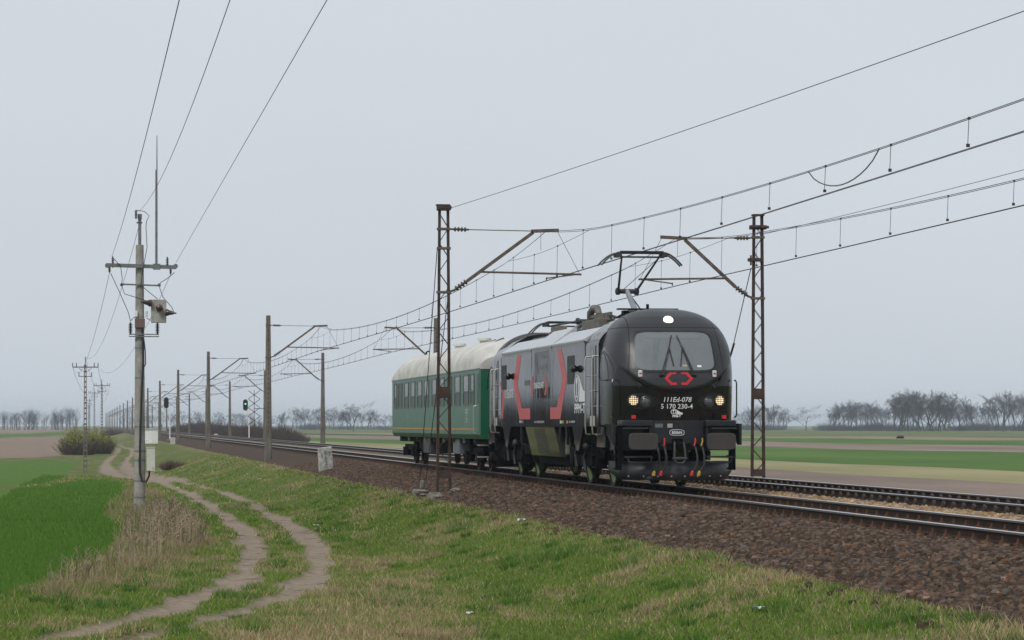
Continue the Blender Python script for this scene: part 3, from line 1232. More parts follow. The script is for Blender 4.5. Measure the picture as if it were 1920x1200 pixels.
for pts in ([(217, 492), (229, 505), (232, 528), (231, 540), (236, 556), (256, 562), (280, 570)], [(211, 518), (228, 555), (243, 590), (247, 606)], [(257, 402), (272, 404), (281, 412), (276, 422), (275, 432)],
            [(275, 432), (277, 470), (268, 520), (266, 540), (280, 552), (296, 565)], [(327, 516), (314, 527), (301, 535), (300, 545), (306, 562), (322, 580), (326, 590)], [(276, 600), (283, 604), (296, 606)], [(247, 606), (252, 600), (258, 598)]):
    b.tube([(U(x), -.28, Z(y)) for x, y in pts], .011, 5, False)
b.build('jumper_wire', m_black, P1)

pole2 = thing('power_pole', 'slim concrete power pole with crossarm standing beside the pale ruts of the farm track', 'power pole', (0, 0, 0))


def ladder_pole(root, h):
    b = MB()
    for s in (-1, 1):
        b.bar((s * .13, 0, -.3), (s * .06, 0, h * .93), .07, .16)
    k = 0
    while k * .42 < h * .9:
        z = k * .42
        w = .13 - .07 * z / (h * .93)
        b.box(-w, w, -.07, .07, z, z + .14)
        k += 1
    b.build('pole', m_mastc, root)
    b = MB()
    b.bar((0, 0, h * .9), (0, 0, h), .06)
    b.bar((-1.0, -.1, h * .91), (1.0, -.1, h * .91), .09)
    b.bar((-.55, -.1, h * .83), (.55, -.1, h * .83), .06)
    b.bar((-.5, -.1, h * .90), (0, -.1, h * .86), .04)
    b.bar((.5, -.1, h * .90), (0, -.1, h * .86), .04)
    b.build('crossarm', m_galv, root)
    for x, z in ((-1.0, .91), (.7, .91), (1.0, .91), (-.7, .91), (-.5, .83), (.5, .83)):
        b = MB()
        insulator(b, (x, -.1, h * z), (x, -.1, h * z + .35), .05, 4)
        b.build('insulator', m_porc, root)


ladder_pole(pole2, 9.2)
p2d, p2t = px_ground(160, 886)
pole2.location = (p2d, p2t, float(zg(p2d, p2t)))
P2T = Vector((p2d, p2t, float(zg(p2d, p2t))))
far_poles = []
for k, (x, t) in enumerate(((191, 350), (177, 480), (168, 620), (166, 790))):
    d = (x - 162) * CT * (t * CT) / FPX
    o = dup(pole2, (d, t, float(zg(d, t))), 'distant slim power pole with crossarm standing where the farm track fades away', 'distant power poles')
    far_poles.append(o.location.copy())

wl = 'power line wire from the switch pole toward the photographer'
for (x, y, zoff, sag, lab) in ((213, 488, 0, 1.3, 'thin power wire leaving the left end of the switch pole crossarm'), (262, 404, 0, 2.0, 'thin power wire leaving the very top of the switch pole'), (330, 497, 0, 1.1, 'thin power wire leaving the right end of the switch pole crossarm')):
    a = Vector((pd + U(x), pt - .2, pz + Z(y)))
    tgt = {213: (1.02, 31, 6.15), 262: (1.78, 31, 6.75), 330: (2.9, 31, 6.6)}[x]
    q = Vector(tgt)
    e = a + (q - a) * 1.75
    e.z = a.z
    # parabola through the aimed point
    u = 1 / 1.75
    lin = a.z
    sg = (lin - q.z) / (4 * u * (1 - u))
    sag_wire('power_wire', lab, a, e, sg, .006)
for x0, y0, k in ((209, 517, -1.0), (320, 519, 1.0), (264, 424, 0)):
    a = Vector((pd + U(x0), pt - .1, pz + Z(y0)))
    e = P2T + Vector((k, 0, 9.2 * (.91 if k else 1.0)))
    sag_wire('power_wire', {-1.0: 'sagging power wire between left crossarm ends of the two nearest poles', 1.0: 'sagging power wire between right crossarm ends of the two nearest poles', 0: 'sagging power wire between the tops of the two nearest poles'}[k], a, e, 1.5, .007)
    pr = e
    for j, q in enumerate(far_poles[:2]):
        e2 = q + Vector((k, 0, 9.2 * (.91 if k else 1.0)))
        tag(sag_wire('power_wire', None, pr, e2, 1.6, .012), 'faint power wire strung between the distant slim power poles', 'wire', 'distant power wires')
        pr = e2

# ------------------------------------------------------------------ trackside things
m_white = mat('white_paint', (.72, .72, .70), .6, var=.15, vscale=6)


def signal(d, t, ztop, label, lamp_row):
    s = thing('railway_signal', label, 'signal', (d, t, 0))
    b = MB()
    b.cyl((0, 0, -.4), (0, 0, ztop - 1.3), .07, 10)
    b.build('post', m_white, s)
    b = MB()
    b.box(-.3, .3, -.3, .3, -.8, -.32)
    b.build('footing', m_foot, s)
    b = MB()
    pl = []
    for k in range(16):
        a = math.pi * k / 15
        pl.append((.30 * math.cos(a) - .45, ztop - .3 + .30 * math.sin(a)))
    for k in range(16):
        a = math.pi + math.pi * k / 15
        pl.append((.30 * math.cos(a) - .45, ztop - 1.1 + .30 * math.sin(a)))
    b.prism(pl, -.12, -.02)
    b.build('signal_head', m_black, s)
    for k in range(4):
        z = ztop - .28 - .28 * k
        b = MB()
        b.lathe((-.45, -.12, z), (0, -1, 0), [(0, .10), (.14, .105), (.14, .09), (.01, .088)], 12)
        h = b.build('lamp_hood', m_black, s)
        b = MB()
        b.cyl((-.45, -.125, z), (-.45, -.135, z), .085, 12)
        lit = k == lamp_row
        b.build('lamp', mat('green_lamp', (.0, .3, .2), .3, emit=(.05, 1, .55), estr=2.5) if lit else mat('dark_lamp', (.02, .02, .02), .2), h)
    b = MB()
    b.bar((0, 0, ztop - 2.1), (-.42, -.05, ztop - 1.35), .05)
    b.bar((0, 0, ztop - 1.35), (-.45, -.05, ztop - 1.35), .05)
    b.build('bracket', m_white, s)
    return s


def at_px(x, d):
    """distance along the line for photo column x at offset d"""
    Y = FPX * d / (CT * (x - 162))
    return (Y - d * ST) / CT


signal(19.9, at_px(467, 19.9), 4.6, 'colour light signal on white post showing green beyond the far track', 1)
signal(10.3, at_px(318.5, 10.3), 4.9, 'dark colour light signal on white post beside the near track', -1)

# trackside cabinet
ct_ = at_px(284, 7.5)
cb = thing('relay_cabinet', 'white trackside relay cabinet on legs behind the concrete power pole', 'cabinet', (7.5, ct_, float(zg(7.5, ct_))))
b = MB()
b.box(-.95, .75, -.4, .4, .35, 2.0)
b.build('case', m_white, cb, bevel=.02)
b = MB()
b.prism([(-1.05, 2.0), (.85, 2.0), (.85, 2.06), (-.1, 2.16), (-1.05, 2.06)], -.5, .5)
b.build('roof', mat('cabinet_roof', (.45, .44, .42), .6), cb)
b = MB()
b.box(.05, .70, -.42, -.402, .45, 1.9)
b.build('door', mat('cabinet_door', (.66, .66, .64), .6), cb)
for x in (-.8, .6):
    b = MB()
    b.box(x - .06, x + .06, -.3, .3, -.2, .35)
    b.build('leg', m_galv, cb)
# low concrete cable post and point box close to the cabinet
t_ = at_px(324, 9.4)
b = MB()
b.box(-.28, .28, -.2, .2, -.3, .75)
o = b.build('cable_post', mat('post_concrete', (.42, .41, .37), .9, var=.3, vscale=4), bevel=.03)
o.location = (9.4, t_, -.7)
tag(o, 'short grey concrete cable post standing by the near signal', 'post')
t_ = at_px(405, 19.6)
b = MB()
b.box(-.3, .3, -.2, .2, -.3, .6)
o = b.build('cable_post', mat('post_concrete', (.42, .41, .37)), bevel=.03)
o.location = (19.6, t_, -.5)
tag(o, 'short pale concrete post beyond the far track near the thicket', 'post')

# kilometre stone
kt = at_px(612, 10.05)
KS = thing('kilometre_stone', 'leaning weathered white concrete kilometre stone in the ballast', 'marker stone', (10.05, kt, -.62))
b = MB()
w, hh = .31, 1.12
b.add([(-w, -.11, -.2), (w, -.11, -.2), (w, .11, -.2), (-w, .11, -.2), (-w * .98, -.08, hh - .03), (w * .95, -.08, hh), (w * .95, .08, hh), (-w * .98, .08, hh - .03)],
      [(3, 2, 1, 0), (4, 5, 6, 7), (0, 1, 5, 4), (1, 2, 6, 5), (2, 3, 7, 6), (3, 0, 4, 7)])
b.build('stone', mat('weathered_white', (.52, .51, .47), .9, var=.5, vscale=5, col2=(.20, .19, .165), bump=.5, bscale=20), KS, bevel=.025)
m_ink = mat('faded_black_paint', (.17, .17, .155), .9)
for s, x, z0, size in (('1', -.17, .66, .24), ('8', .0, .80, .22), ('6', .0, .58, .22), ('2', .0, .36, .22), ('7', .17, .72, .24)):
    vs, fs = text_mesh(s, size * 1.2, .006)
    b = MB()
    b.add([(x + q, -.1165 + .03 * (z0 + r) / 1.3 * .98, z0 + r) for q, r in vs], fs)
    b.build('numeral', m_ink, KS)
KS.rotation_euler = (R(3), R(-5), R(10))

# discarded tyre and scraps
td_, tt_ = plane_px(1688, 822.5, -1.4)
ty = MB()
ty.lathe((0, 0, .0), (0, .35, 1), [(0, .8), (.08, 1.15), (.3, 1.32), (.55, 1.32), (.78, 1.15), (.86, .8), (.80, .75), (.45, .95), (.06, .75)], 24)
o = ty.build('tractor_tyre', m_black, None, 40)
o.location = (td_, tt_, -1.42)
o.scale = (.62, .62, .62)
tag(o, 'black tractor tyre lying on the dry strip in the fields', 'tyre')
for i, (x, y, sz, lab) in enumerate(((978, 981, .16, 'white crumpled plastic scrap at the top of the grass bank below the ballast'), (881, 1158, .09, 'small white paper scrap in dead grass at the bottom of the bank'), (1422, 1150, .12, 'white plastic wrapper in the grass below the brown ballast'),
                                     (593, 989, .12, 'pale paper scrap in grass just outside the right wheel rut'), (486, 901, .14, 'white litter scrap on the grass bank below the kilometre stone'), (331, 917, .12, 'white litter scrap lying in the wheel rut beside the power pole'))):
    d, t = px_ground(x, y)
    b = MB()
    nseg = 5
    for r in range(nseg):
        for c in range(nseg):
            b.v.append(((r / 4 - .5) * sz * 1.1, (c / 4 - .5) * sz * 1.1, .01 + .05 * random.random() * sz / .12))
    for r in range(4):
        for c in range(4):
            k = r * 5 + c
            b.f.append([k, k + 5, k + 6, k + 1])
            b.mi.append(0)
    o = b.build('litter_scrap', mat('litter_white', (.52, .53, .54), .6))
    sd = o.modifiers.new('Solidify', 'SOLIDIFY')
    sd.thickness = .004
    o.location = (d, t, float(zg(d, t)) + .03)
    tag(o, lab, 'litter')

# loose concrete lumps at the foot of the lattice mast
for i, (x, y, s, lab) in enumerate(((786, 928, .33, 'rounded grey concrete lump left of the near lattice mast foot'), (812, 934, .42, 'flat pale concrete slab lump before the near lattice mast foot'), (848, 922, .25, 'small concrete lump right of the near lattice mast foot'))):
    d = (x - 162) * CT * 76.5 / FPX
    b = MB()
    n1, n2 = 6, 9
    for r in range(n1 + 1):
        ph = math.pi * r / n1
        for c in range(n2):
            a = 2 * math.pi * c / n2
            q = s * random.uniform(.5, .85)
            b.v.append((q * math.sin(ph) * math.cos(a), q * .7 * math.sin(ph) * math.sin(a), q * .42 * math.cos(ph)))
    for r in range(n1):
        for c in range(n2):
            b.f.append([r * n2 + c, (r + 1) * n2 + c, (r + 1) * n2 + (c + 1) % n2, r * n2 + (c + 1) % n2])
            b.mi.append(0)
    o = b.build('concrete_lump', m_foot)
    o.location = (d, 75.6 - .3 * i, CAMZ - (y - 797) * 76 / FPX + .05)
    tag(o, lab, 'rubble')
# ------------------------------------------------------------------ locomotive
LT = 58.8
LEN = 20.7
LOCO = thing('locomotive', 'black and grey electric locomotive with red brackets and raised pantograph on the near track', 'locomotive', (TRACK_D[0], LT, 0))


def paint(name, col, rough, wav=.0, dirt=0.0, dirtcol=(.09, .085, .075), spec=.5):
    """glossy coach paint, slightly wavy sheet metal, dirt film"""
    m = bpy.data.materials.new(name)
    m.use_nodes = True
    nt = m.node_tree
    L = nt.links.new
    p = nt.nodes['Principled BSDF']
    p.inputs['Specular IOR Level'].default_value = spec
    tc = nt.nodes.new('ShaderNodeTexCoord')
    mp = nt.nodes.new('ShaderNodeMapping')
    mp.inputs['Scale'].default_value = (1, 1.0, .45)
    L(tc.outputs['Object'], mp.inputs['Vector'])
    n = nt.nodes.new('ShaderNodeTexNoise')
    n.inputs['Scale'].default_value = 3.5
    n.inputs['Detail'].default_value = 7
    n.inputs['Roughness'].default_value = .7
    L(mp.outputs['Vector'], n.inputs['Vector'])
    r = nt.nodes.new('ShaderNodeMapRange')
    r.inputs['From Min'].default_value = .4
    r.inputs['From Max'].default_value = .75
    r.inputs['To Max'].default_value = dirt
    L(n.outputs['Fac'], r.inputs['Value'])
    mx = nt.nodes.new('ShaderNodeMix')
    mx.data_type = 'RGBA'
    mx.inputs['A'].default_value = (*col, 1)
    mx.inputs['B'].default_value = (*dirtcol, 1)
    L(r.outputs[0], mx.inputs['Factor'])
    L(mx.outputs['Result'], p.inputs['Base Color'])
    r2 = nt.nodes.new('ShaderNodeMapRange')
    r2.inputs['To Min'].default_value = rough
    r2.inputs['To Max'].default_value = min(1, rough + .13)
    L(n.outputs['Fac'], r2.inputs['Value'])
    r2.inputs['From Min'].default_value = .4
    r2.inputs['From Max'].default_value = .9
    L(r2.outputs[0], p.inputs['Roughness'])
    if wav:
        n2 = nt.nodes.new('ShaderNodeTexNoise')
        n2.inputs['Scale'].default_value = 1.1
        n2.inputs['Detail'].default_value = 2
        m2 = nt.nodes.new('ShaderNodeMapping')
        m2.inputs['Scale'].default_value = (1, 2.2, .5)
        L(tc.outputs['Object'], m2.inputs['Vector'])
        L(m2.outputs['Vector'], n2.inputs['Vector'])
        b = nt.nodes.new('ShaderNodeBump')
        b.inputs['Strength'].default_value = wav
        b.inputs['Distance'].default_value = .02
        L(n2.outputs['Fac'], b.inputs['Height'])
        L(b.outputs['Normal'], p.inputs['Normal'])
    MATS[name] = m
    return m


m_side = paint('loco_grey_paint', (.016, .017, .019), .045, .30, .16, (.042, .041, .039), .20)
m_gloss = paint('loco_black_paint', (.008, .008, .009), .10, .1, .15, (.03, .03, .028))
m_matte = paint('loco_matte_paint', (.020, .020, .023), .36, 0, .25, (.045, .042, .04))
m_dark = mat('underframe_dark', (.006, .006, .007), .8, var=.5, vscale=5, spec=.08)
m_grey = mat('frame_grey', (.026, .028, .030), .55, var=.3, vscale=5)
m_silver = mat('silver_roof', (.46, .48, .51), .40, var=.08, vscale=3)
m_redp = mat('red_paint', (.50, .03, .035), .35, var=.12, vscale=3)
m_whitep = mat('white_lettering', (.74, .75, .76), .4)
m_redl = mat('signal_red', (.52, .018, .025), .35)
m_yel = mat('valve_yellow', (.42, .27, .02), .45)
m_chrome = mat('steel_rail_bright', (.46, .44, .40), .35, metal=.7)
m_glass = mat('windscreen_glass', (.10, .115, .12), .05, spec=1.0, coat=1.0, var=.15, vscale=1.2)
m_sglass = mat('dark_glass', (.02, .022, .024), .08, spec=.8)
m_lens = mat('headlight_lit', (.9, .8, .6), .3, emit=(1.0, .74, .42), estr=.55)
m_lens2 = mat('headlight_off', (.06, .065, .065), .12, spec=.8)
m_lensw = mat('top_lamp_lit', (.9, .88, .8), .3, emit=(1.0, .80, .55), estr=1.0)
m_mesh = mat('grille_dark', (.03, .031, .033), .6)
m_equip = mat('equipment_beige', (.13, .12, .10), .7, var=.35, vscale=7)
m_equipg = mat('equipment_grey', (.11, .12, .13), .6, var=.25, vscale=6)
m_pan = mat('pantograph_dark', (.045, .047, .05), .55, metal=.3)
m_pang = mat('pantograph_grey', (.26, .28, .30), .5)
m_tyre = mat('wheel_tyre', (.055, .045, .040), .55, metal=.5, var=.3)
m_wgreen = mat('wheel_green', (.23, .36, .09), .55, var=.25, vscale=8)

m_cap_sidelit = mat('cab_back_sidelit', (.13, .135, .14), .5)  # paler grey puts the side light on the rear cab into its colour
WB = 1.46
VB = 2.35
_zt = [1.2, 1.6, 2.1, 2.3, 2.45, 2.67, 3.0, 3.25, 3.49, 3.70, 3.86, 3.97, 4.03, 4.06]
_vt = [.66, .60, .545, .535, .55, .61, .74, .87, 1.04, 1.25, 1.48, 1.75, 2.02, 2.30]
vf = lambda z: float(np.interp(z, _zt, _vt))


def wz(z):
    if z <= 2.6:
        return WB - .02 * (2.6 - z) / 1.3
    return WB * max(0.0, 1 - ((z - 2.6) / 1.475) ** 2.7) ** (1 / 2.5)


def mask_z(x, v):
    return 2.16 + .78 * (abs(x) / 1.45) ** 2.3 + .3 * max(0, v - .85)


def cab_v(x, z):
    """front surface of the cab: distance behind the buffer face"""
    w = max(wz(z), 1e-3)
    q = min(1.0, abs(x) / w)
    v = VB - (VB - vf(z)) * (1 - q ** 4.2) ** (1 / 4.2)
    k = (z - mask_z(x, v)) / .05
    k = min(1, max(0, k))
    k = k * k * (3 - 2 * k)
    return v - .055 * k * (1 - q ** 8)


def cab_mesh():
    zs = np.concatenate([np.linspace(1.42, 2.0, 6), np.linspace(2.04, 3.1, 46), np.linspace(3.16, 4.0, 26), [4.03, 4.05, 4.065]])
    nx = 72
    b = MB()
    for z in zs:
        w = wz(z)
        for k in range(nx + 1):
            a = math.pi * k / nx
            x = -w * math.copysign(abs(math.cos(a)) ** .55, math.cos(a))
            b.v.append((x, cab_v(x, z), z))
    for r in range(len(zs) - 1):
        for k in range(nx):
            o = r * (nx + 1) + k
            b.f.append([o, o + 1, o + nx + 2, o + nx + 1])
            b.mi.append(0)
    for r in range(len(zs) - 1):
        o = r * (nx + 1)
        b.f.append([o, o + nx + 1, o + 2 * nx + 1, o + nx])
        b.mi.append(1)
    return b


def cab_mat():
    m = bpy.data.materials.new('cab_paint')
    m.use_nodes = True
    nt = m.node_tree
    L = nt.links.new
    out = nt.nodes['Material Output']
    nt.nodes.remove(nt.nodes['Principled BSDF'])
    tc = nt.nodes.new('ShaderNodeTexCoord')
    sp = nt.nodes.new('ShaderNodeSeparateXYZ')
    L(tc.outputs['Object'], sp.inputs[0])

    def M(op, a, c=None):
        n = nt.nodes.new('ShaderNodeMath')
        n.operation = op
        for i, q in enumerate((a, c)):
            if q is None:
                continue
            if isinstance(q, (int, float)):
                n.inputs[i].default_value = q
            else:
                L(q, n.inputs[i])
        return n.outputs[0]
    ax = M('DIVIDE', M('ABSOLUTE', sp.outputs['X']), 1.45)
    mz = M('ADD', M('MULTIPLY', M('POWER', ax, 2.3), .78), 2.16)
    mz = M('ADD', mz, M('MULTIPLY', M('MAXIMUM', M('SUBTRACT', sp.outputs['Y'], .85), 0), .3))
    is_mask = M('GREATER_THAN', sp.outputs['Z'], mz)
    is_front = M('LESS_THAN', sp.outputs['Y'], M('ADD', M('MULTIPLY', M('SUBTRACT', 2.9, sp.outputs['Z']), .16), .92))
    # panel seams
    s1 = M('LESS_THAN', M('ABSOLUTE', M('SUBTRACT', sp.outputs['Z'], 3.60)), .008)
    s2 = M('MULTIPLY', M('LESS_THAN', M('ABSOLUTE', M('SUBTRACT', M('ABSOLUTE', sp.outputs['X']), M('ADD', M('MULTIPLY', M('SUBTRACT', 3.6, sp.outputs['Z']), .10), .98))), .008), M('GREATER_THAN', sp.outputs['Z'], 2.55))
    seam = M('MULTIPLY', M('MAXIMUM', s1, s2), is_mask)

    def shader(src):
        # copy node values of a paint into this tree
        g = nt.nodes.new('ShaderNodeBsdfPrincipled')
        c, r = src
        g.inputs['Base Color'].default_value = (*c, 1)
        n = nt.nodes.new('ShaderNodeTexNoise')
        n.inputs['Scale'].default_value = 3
        n.inputs['Detail'].default_value = 7
        L(tc.outputs['Object'], n.inputs['Vector'])
        mr = nt.nodes.new('ShaderNodeMapRange')
        mr.inputs['To Min'].default_value = r * .85
        mr.inputs['To Max'].default_value = r * 1.25 + .05
        L(n.outputs['Fac'], mr.inputs['Value'])
        L(mr.outputs[0], g.inputs['Roughness'])
        return g.outputs[0]

    def mixs(f, a, c):
        n = nt.nodes.new('ShaderNodeMixShader')
        L(f, n.inputs[0])
        L(a, n.inputs[1])
        L(c, n.inputs[2])
        return n.outputs[0]
    low = mixs(is_front, shader(((.022, .023, .025), .15)), shader(((.007, .007, .008), .09)))
    res = mixs(is_mask, low, shader(((.022, .022, .025), .34)))
    res = mixs(seam, res, shader(((.004, .004, .004), .8)))
    L(res, out.inputs['Surface'])
    return m


CABM = cab_mat()
o = cab_mesh().build('cab', [CABM, m_cap_sidelit], LOCO, 40)
b2 = cab_mesh()
b2.f = [f[::-1] for f in b2.f]
o2 = bpy.data.objects.new('cab', b2.mesh('cab', [CABM, m_cap_sidelit], 40))
COL.objects.link(o2)
o2.parent = LOCO
o2.scale = (1, -1, 1)
o2.location = (0, LEN, 0)


def onface(vs2, off=.006):
    """flat (x, z) points laid on the cab front"""
    return [(x, cab_v(x, z) - off, z) for x, z in vs2]


def blob_panel(name, m, inside, off, parent, n1=8, n2=48, lip=None):
    """panel that follows the cab front; inside(angle) gives boundary point (x, z) and centre"""
    (cx, cz), fn = inside
    b = MB()
    pts = [(cx, cz)]
    for r in range(1, n1 + 1):
        for k in range(n2):
            x, z = fn(2 * math.pi * k / n2)
            q = r / n1
            pts.append((cx + (x - cx) * q, cz + (z - cz) * q))
    b.v = [(x, cab_v(x, z) - off, z) for x, z in pts]
    for k in range(n2):
        b.f.append([0, 1 + k, 1 + (k + 1) % n2])
        b.mi.append(0)
    for r in range(n1 - 1):
        for k in range(n2):
            a = 1 + r * n2 + k
            c = 1 + r * n2 + (k + 1) % n2
            b.f.append([a, a + n2, c + n2, c])
            b.mi.append(0)
    return b.build(name, m, parent, 50)


def rrect(cx, cz, wx, hz, e=5.0, flare=0.0):
    def fn(a):
        c, s = math.cos(a), math.sin(a)
        x = wx * math.copysign(abs(c) ** (2 / e), c)
        z = hz * math.copysign(abs(s) ** (2 / e), s)
        return cx + x * (1 + flare * z / hz), cz + z
    return (cx, cz), fn


# windscreen: black surround, then the pane, wipers on it
WS = rrect(-.04, 3.065, .875, .43, 7.0, -.035)
WS1 = rrect(-.04, 3.065, .925, .48, 6.5, -.035)
blob_panel('windscreen_surround', mat('rubber_black', (.010, .010, .011), .35), WS1, .014, LOCO)
pane = blob_panel('windscreen', m_glass, WS, .022, LOCO)
for (x0, x1, top) in ((-.36, -.07, 3.42), (.36, .05, 3.42)):
    b = MB()
    z0 = 2.53
    mid = (x0 * .30 + x1 * .70, z0 + .62)
    for e in (-.025, .025):
        b.tube([(x0 + e, cab_v(x0, z0) - .06, z0), (mid[0] + e * .3, cab_v(*mid) - .085, mid[1])], .011, 6)
    b.cyl((x0 - .06, cab_v(x0, z0) - .03, z0), (x0 + .06, cab_v(x0, z0) - .03, z0), .028, 8)
    lo, hi = (x1 + (x0 - x1) * .06, 2.74), (x1 * 1.0 - .0, top)
    b.tube([(lo[0], cab_v(*lo) - .055, lo[1]), (mid[0], cab_v(*mid) - .06, mid[1]), (hi[0], cab_v(*hi) - .055, hi[1])], .014, 6)
    b.build('wiper', mat('wiper_black', (.012, .012, .012), .5), pane)
# things seen in the cab behind the glass: a sun blind edge and two papers
for (x, z, w, h, m) in ((-.05, 3.41, .62, .055, mat('blind_grey', (.15, .165, .17), .6)), (.50, 2.73, .05, .022, m_whitep), (.17, 2.74, .05, .02, mat('cab_label', (.38, .34, .18), .6))):
    blob_panel('cab_fitting', m, rrect(x, z, w, h, 6), .0255, pane, 3, 24)

# logo, lettering, emblem on the nose
def brackets(cx, cz, s):
    """the two facing red brackets of the operator's mark"""
    out = []
    for sg in (-1, 1):
        P = [(.055, .155), (.20, .155), (.345, 0), (.20, -.155), (.055, -.155), (.055, -.095), (.165, -.095), (.255, 0), (.165, .095), (.055, .095)]
        out.append([(cx + sg * x * s, cz + z * s) for x, z in P])
    return out


for P in brackets(.02, 2.455, .95):
    b = MB()
    b.add(onface(P, .012), [[0, 1, 8, 9], [1, 2, 7, 8], [2, 3, 6, 7], [3, 4, 5, 6]])
    b.build('logo_bracket', m_redl, LOCO)


def nose_text(s, x, z, size, bold=.0, shear=0.0, name='lettering'):
    vs, fs = text_mesh(s, size, bold, shear)
    b = MB()
    b.add(onface([(x + p, z + q) for p, q in vs], .008), fs)
    return b.build(name, m_whitep, LOCO)


nose_text('111Ed-078', -.01, 1.935, .15, .001, .18)
nose_text('5 170 230-4', -.01, 1.785, .15, .001)
nose_text('PPM-T', -.01, 1.595, .07, .003)


def emblem(fn, sx, sz, name, parent, m):
    """eye-like ring with a stem and a sweeping wing"""
    def poly(pts, holes=None):
        b = MB()
        b.add([fn(x * sx, z * sz) for x, z in pts], [list(range(len(pts)))])
        b.build(name, m, parent)
    b = MB()                                            # ring
    n = 28
    vs = []
    for k in range(n):
        a = 2 * math.pi * k / n
        vs += [fn((-.27 + .23 * math.cos(a)) * sx, .50 * math.sin(a) * sz), fn((-.27 + .17 * math.cos(a)) * sx, .45 * math.sin(a) * sz)]
    b.add(vs, [[2 * k, 2 * ((k + 1) % n), 2 * ((k + 1) % n) + 1, 2 * k + 1] for k in range(n)])
    b.build(name, m, parent)
    poly([(-.30, -.30), (-.24, -.30), (-.24, .12), (-.17, .25), (-.20, .36), (-.27, .40), (-.34, .36), (-.37, .25), (-.30, .12)])
    poly([(-.40, -.34), (-.14, -.34), (-.20, -.26), (-.34, -.26)])
    b = MB()                                            # wing, as a strip
    up = [(-.18, .52), (.05, .30), (.22, .05), (.34, -.10), (.50, -.16), (.50, -.50)]
    lo = [(-.16, .46), (-.02, .22), (.00, .00), (-.02, -.20), (-.05, -.40), (-.08, -.50)]
    b.add([fn(x * sx, z * sz) for x, z in up] + [fn(x * sx, z * sz) for x, z in lo], [[k, k + 1, k + 7, k + 6] for k in range(5)])
    b.build(name, m, parent)


emblem(lambda x, z: onface([(-.01 + x, 1.715 + z)], .008)[0], .27, .12, 'emblem', LOCO, m_whitep)

# headlights in dark eye-shaped hollows
for s in (-1, 1):
    def eye(a, s=s):
        c, q = math.cos(a), math.sin(a)
        x = .36 * math.copysign(abs(c) ** .8, c)
        return s * (.78 - x * .95), 1.945 + .185 * math.copysign(abs(q) ** .9, q) * (1 - .45 * max(0, c)) - .02 * c
    hl = blob_panel('headlight_recess', mat('recess_black', (.006, .006, .007), .45), ((s * .80, 1.945), eye), .012, LOCO, 5, 40)
    for k in range(3):                                   # ribs towards the middle
        b = MB()
        z = 2.0 - .05 * k
        b.tube([(s * (.56 - .02 * k), cab_v(.5, z) - .016, z), (s * .36, cab_v(.36, z - .04) - .014, z - .04)], .008, 5)
        b.build('recess_rib', m_gloss, hl)
    for x, m, nm in ((.97, m_lens, 'headlight'), (.715, m_lens2, 'marker_lamp')):
        z = 1.965 if nm == 'headlight' else 1.935
        v = cab_v(x, z)
        nrm = Vector((s * .28, -1, 0)).normalized() if nm == 'headlight' else Vector((s * .15, -1, 0)).normalized()
        c = Vector((s * x, v, z))
        b = MB()
        b.lathe(c + nrm * -.05, nrm, [(0, .122), (.085, .122), (.09, .113), (.075, .102), (.05, .10)], 24)
        bz = b.build('bezel_ring', mat('bezel', (.10, .10, .10), .3, metal=.6), LOCO, 40)
        bz.name = nm
        b = MB()
        if nm == 'headlight':
            for i in range(-2, 3):
                for j in range(-2, 3):
                    if i * i + j * j < 6:
                        side = nrm.cross(Vector((0, 0, 1))).normalized()
                        p = c + nrm * .018 + side * (i * .040) + Vector((0, 0, j * .040))
                        b.lathe(p, nrm, [(0, .016), (.012, .012), (.016, .004)], 8)
            b.build('led', m_lens, bz, 60)
            b = MB()
            b.lathe(c + nrm * .0, nrm, [(0, .102), (.014, .100)], 24)
            b.build('reflector', mat('reflector_amber', (.20, .14, .07), .25, metal=.5, emit=(1, .6, .25), estr=.12), bz)
        else:
            b.lathe(c, nrm, [(0, .102), (.02, .10), (.035, .07), (.04, .01)], 24)
            b.build('lens', m_lens2, bz, 60)
b = MB()
zt = 3.77
vt = cab_v(-.05, zt)
nrm = Vector((-.02, -.78, .62)).normalized()
c = Vector((-.05, vt, zt))
b.lathe(c - nrm * .05, nrm, [(0, .13), (.06, .13), (.068, .12)], 24)
tl = b.build('top_lamp', m_matte, LOCO, 40)
b = MB()
b.lathe(c + nrm * .018, nrm, [(0, .115), (.012, .10), (.02, .05), (.022, .004)], 24)
b.build('lens', m_lensw, tl, 60)
# lamp brackets (red and white) below the windscreen, nose handle strips
for s in (-1, 1):
    b = MB()
    x, z = s * .84, 2.56
    v = cab_v(x, z)
    b.box(x - .045, x + .045, v - .05, v + .03, z - .075, z + .075)
    f = b.build('tail_lamp', mat('lamp_white', (.62, .62, .60), .3), LOCO, bevel=.015)
    b = MB()
    b.box(x - .03, x + .03, v - .056, v - .049, z - .012, z + .018)
    b.build('lens', m_redl, f)
    b = MB()
    b.tube([(s * (1.04 - .20 * k / 5), cab_v(1.04 - .20 * k / 5, 2.50 - .26 * (k / 5) ** .8) - .02, 2.50 - .26 * (k / 5) ** .8) for k in range(6)], .016, 6)
    b.build('nose_grip', m_gloss, LOCO)
    b = MB()                                             # handrail at the front corner
    xx, v0 = s * 1.365, .86
    b.tube([(s * 1.40, v0 + .12, 2.42), (xx + s * .03, v0, 2.42), (xx + s * .05, v0 - .02, 2.36), (xx + s * .05, v0 - .02, 1.66), (xx + s * .03, v0, 1.60), (s * 1.40, v0 + .12, 1.60)], .017, 8)
    b.build('handrail', m_gloss, LOCO)
b = MB()                                                 # access hatch edge on the nose
P = [(-.70, 2.58), (-.70, 2.30), (-.55, 2.23), (-.2, 2.18), (.2, 2.18), (.6, 2.24), (.74, 2.32), (.74, 2.58)]
b.tube([(x, cab_v(x, z) - .003, z) for x, z in P], .007, 5)
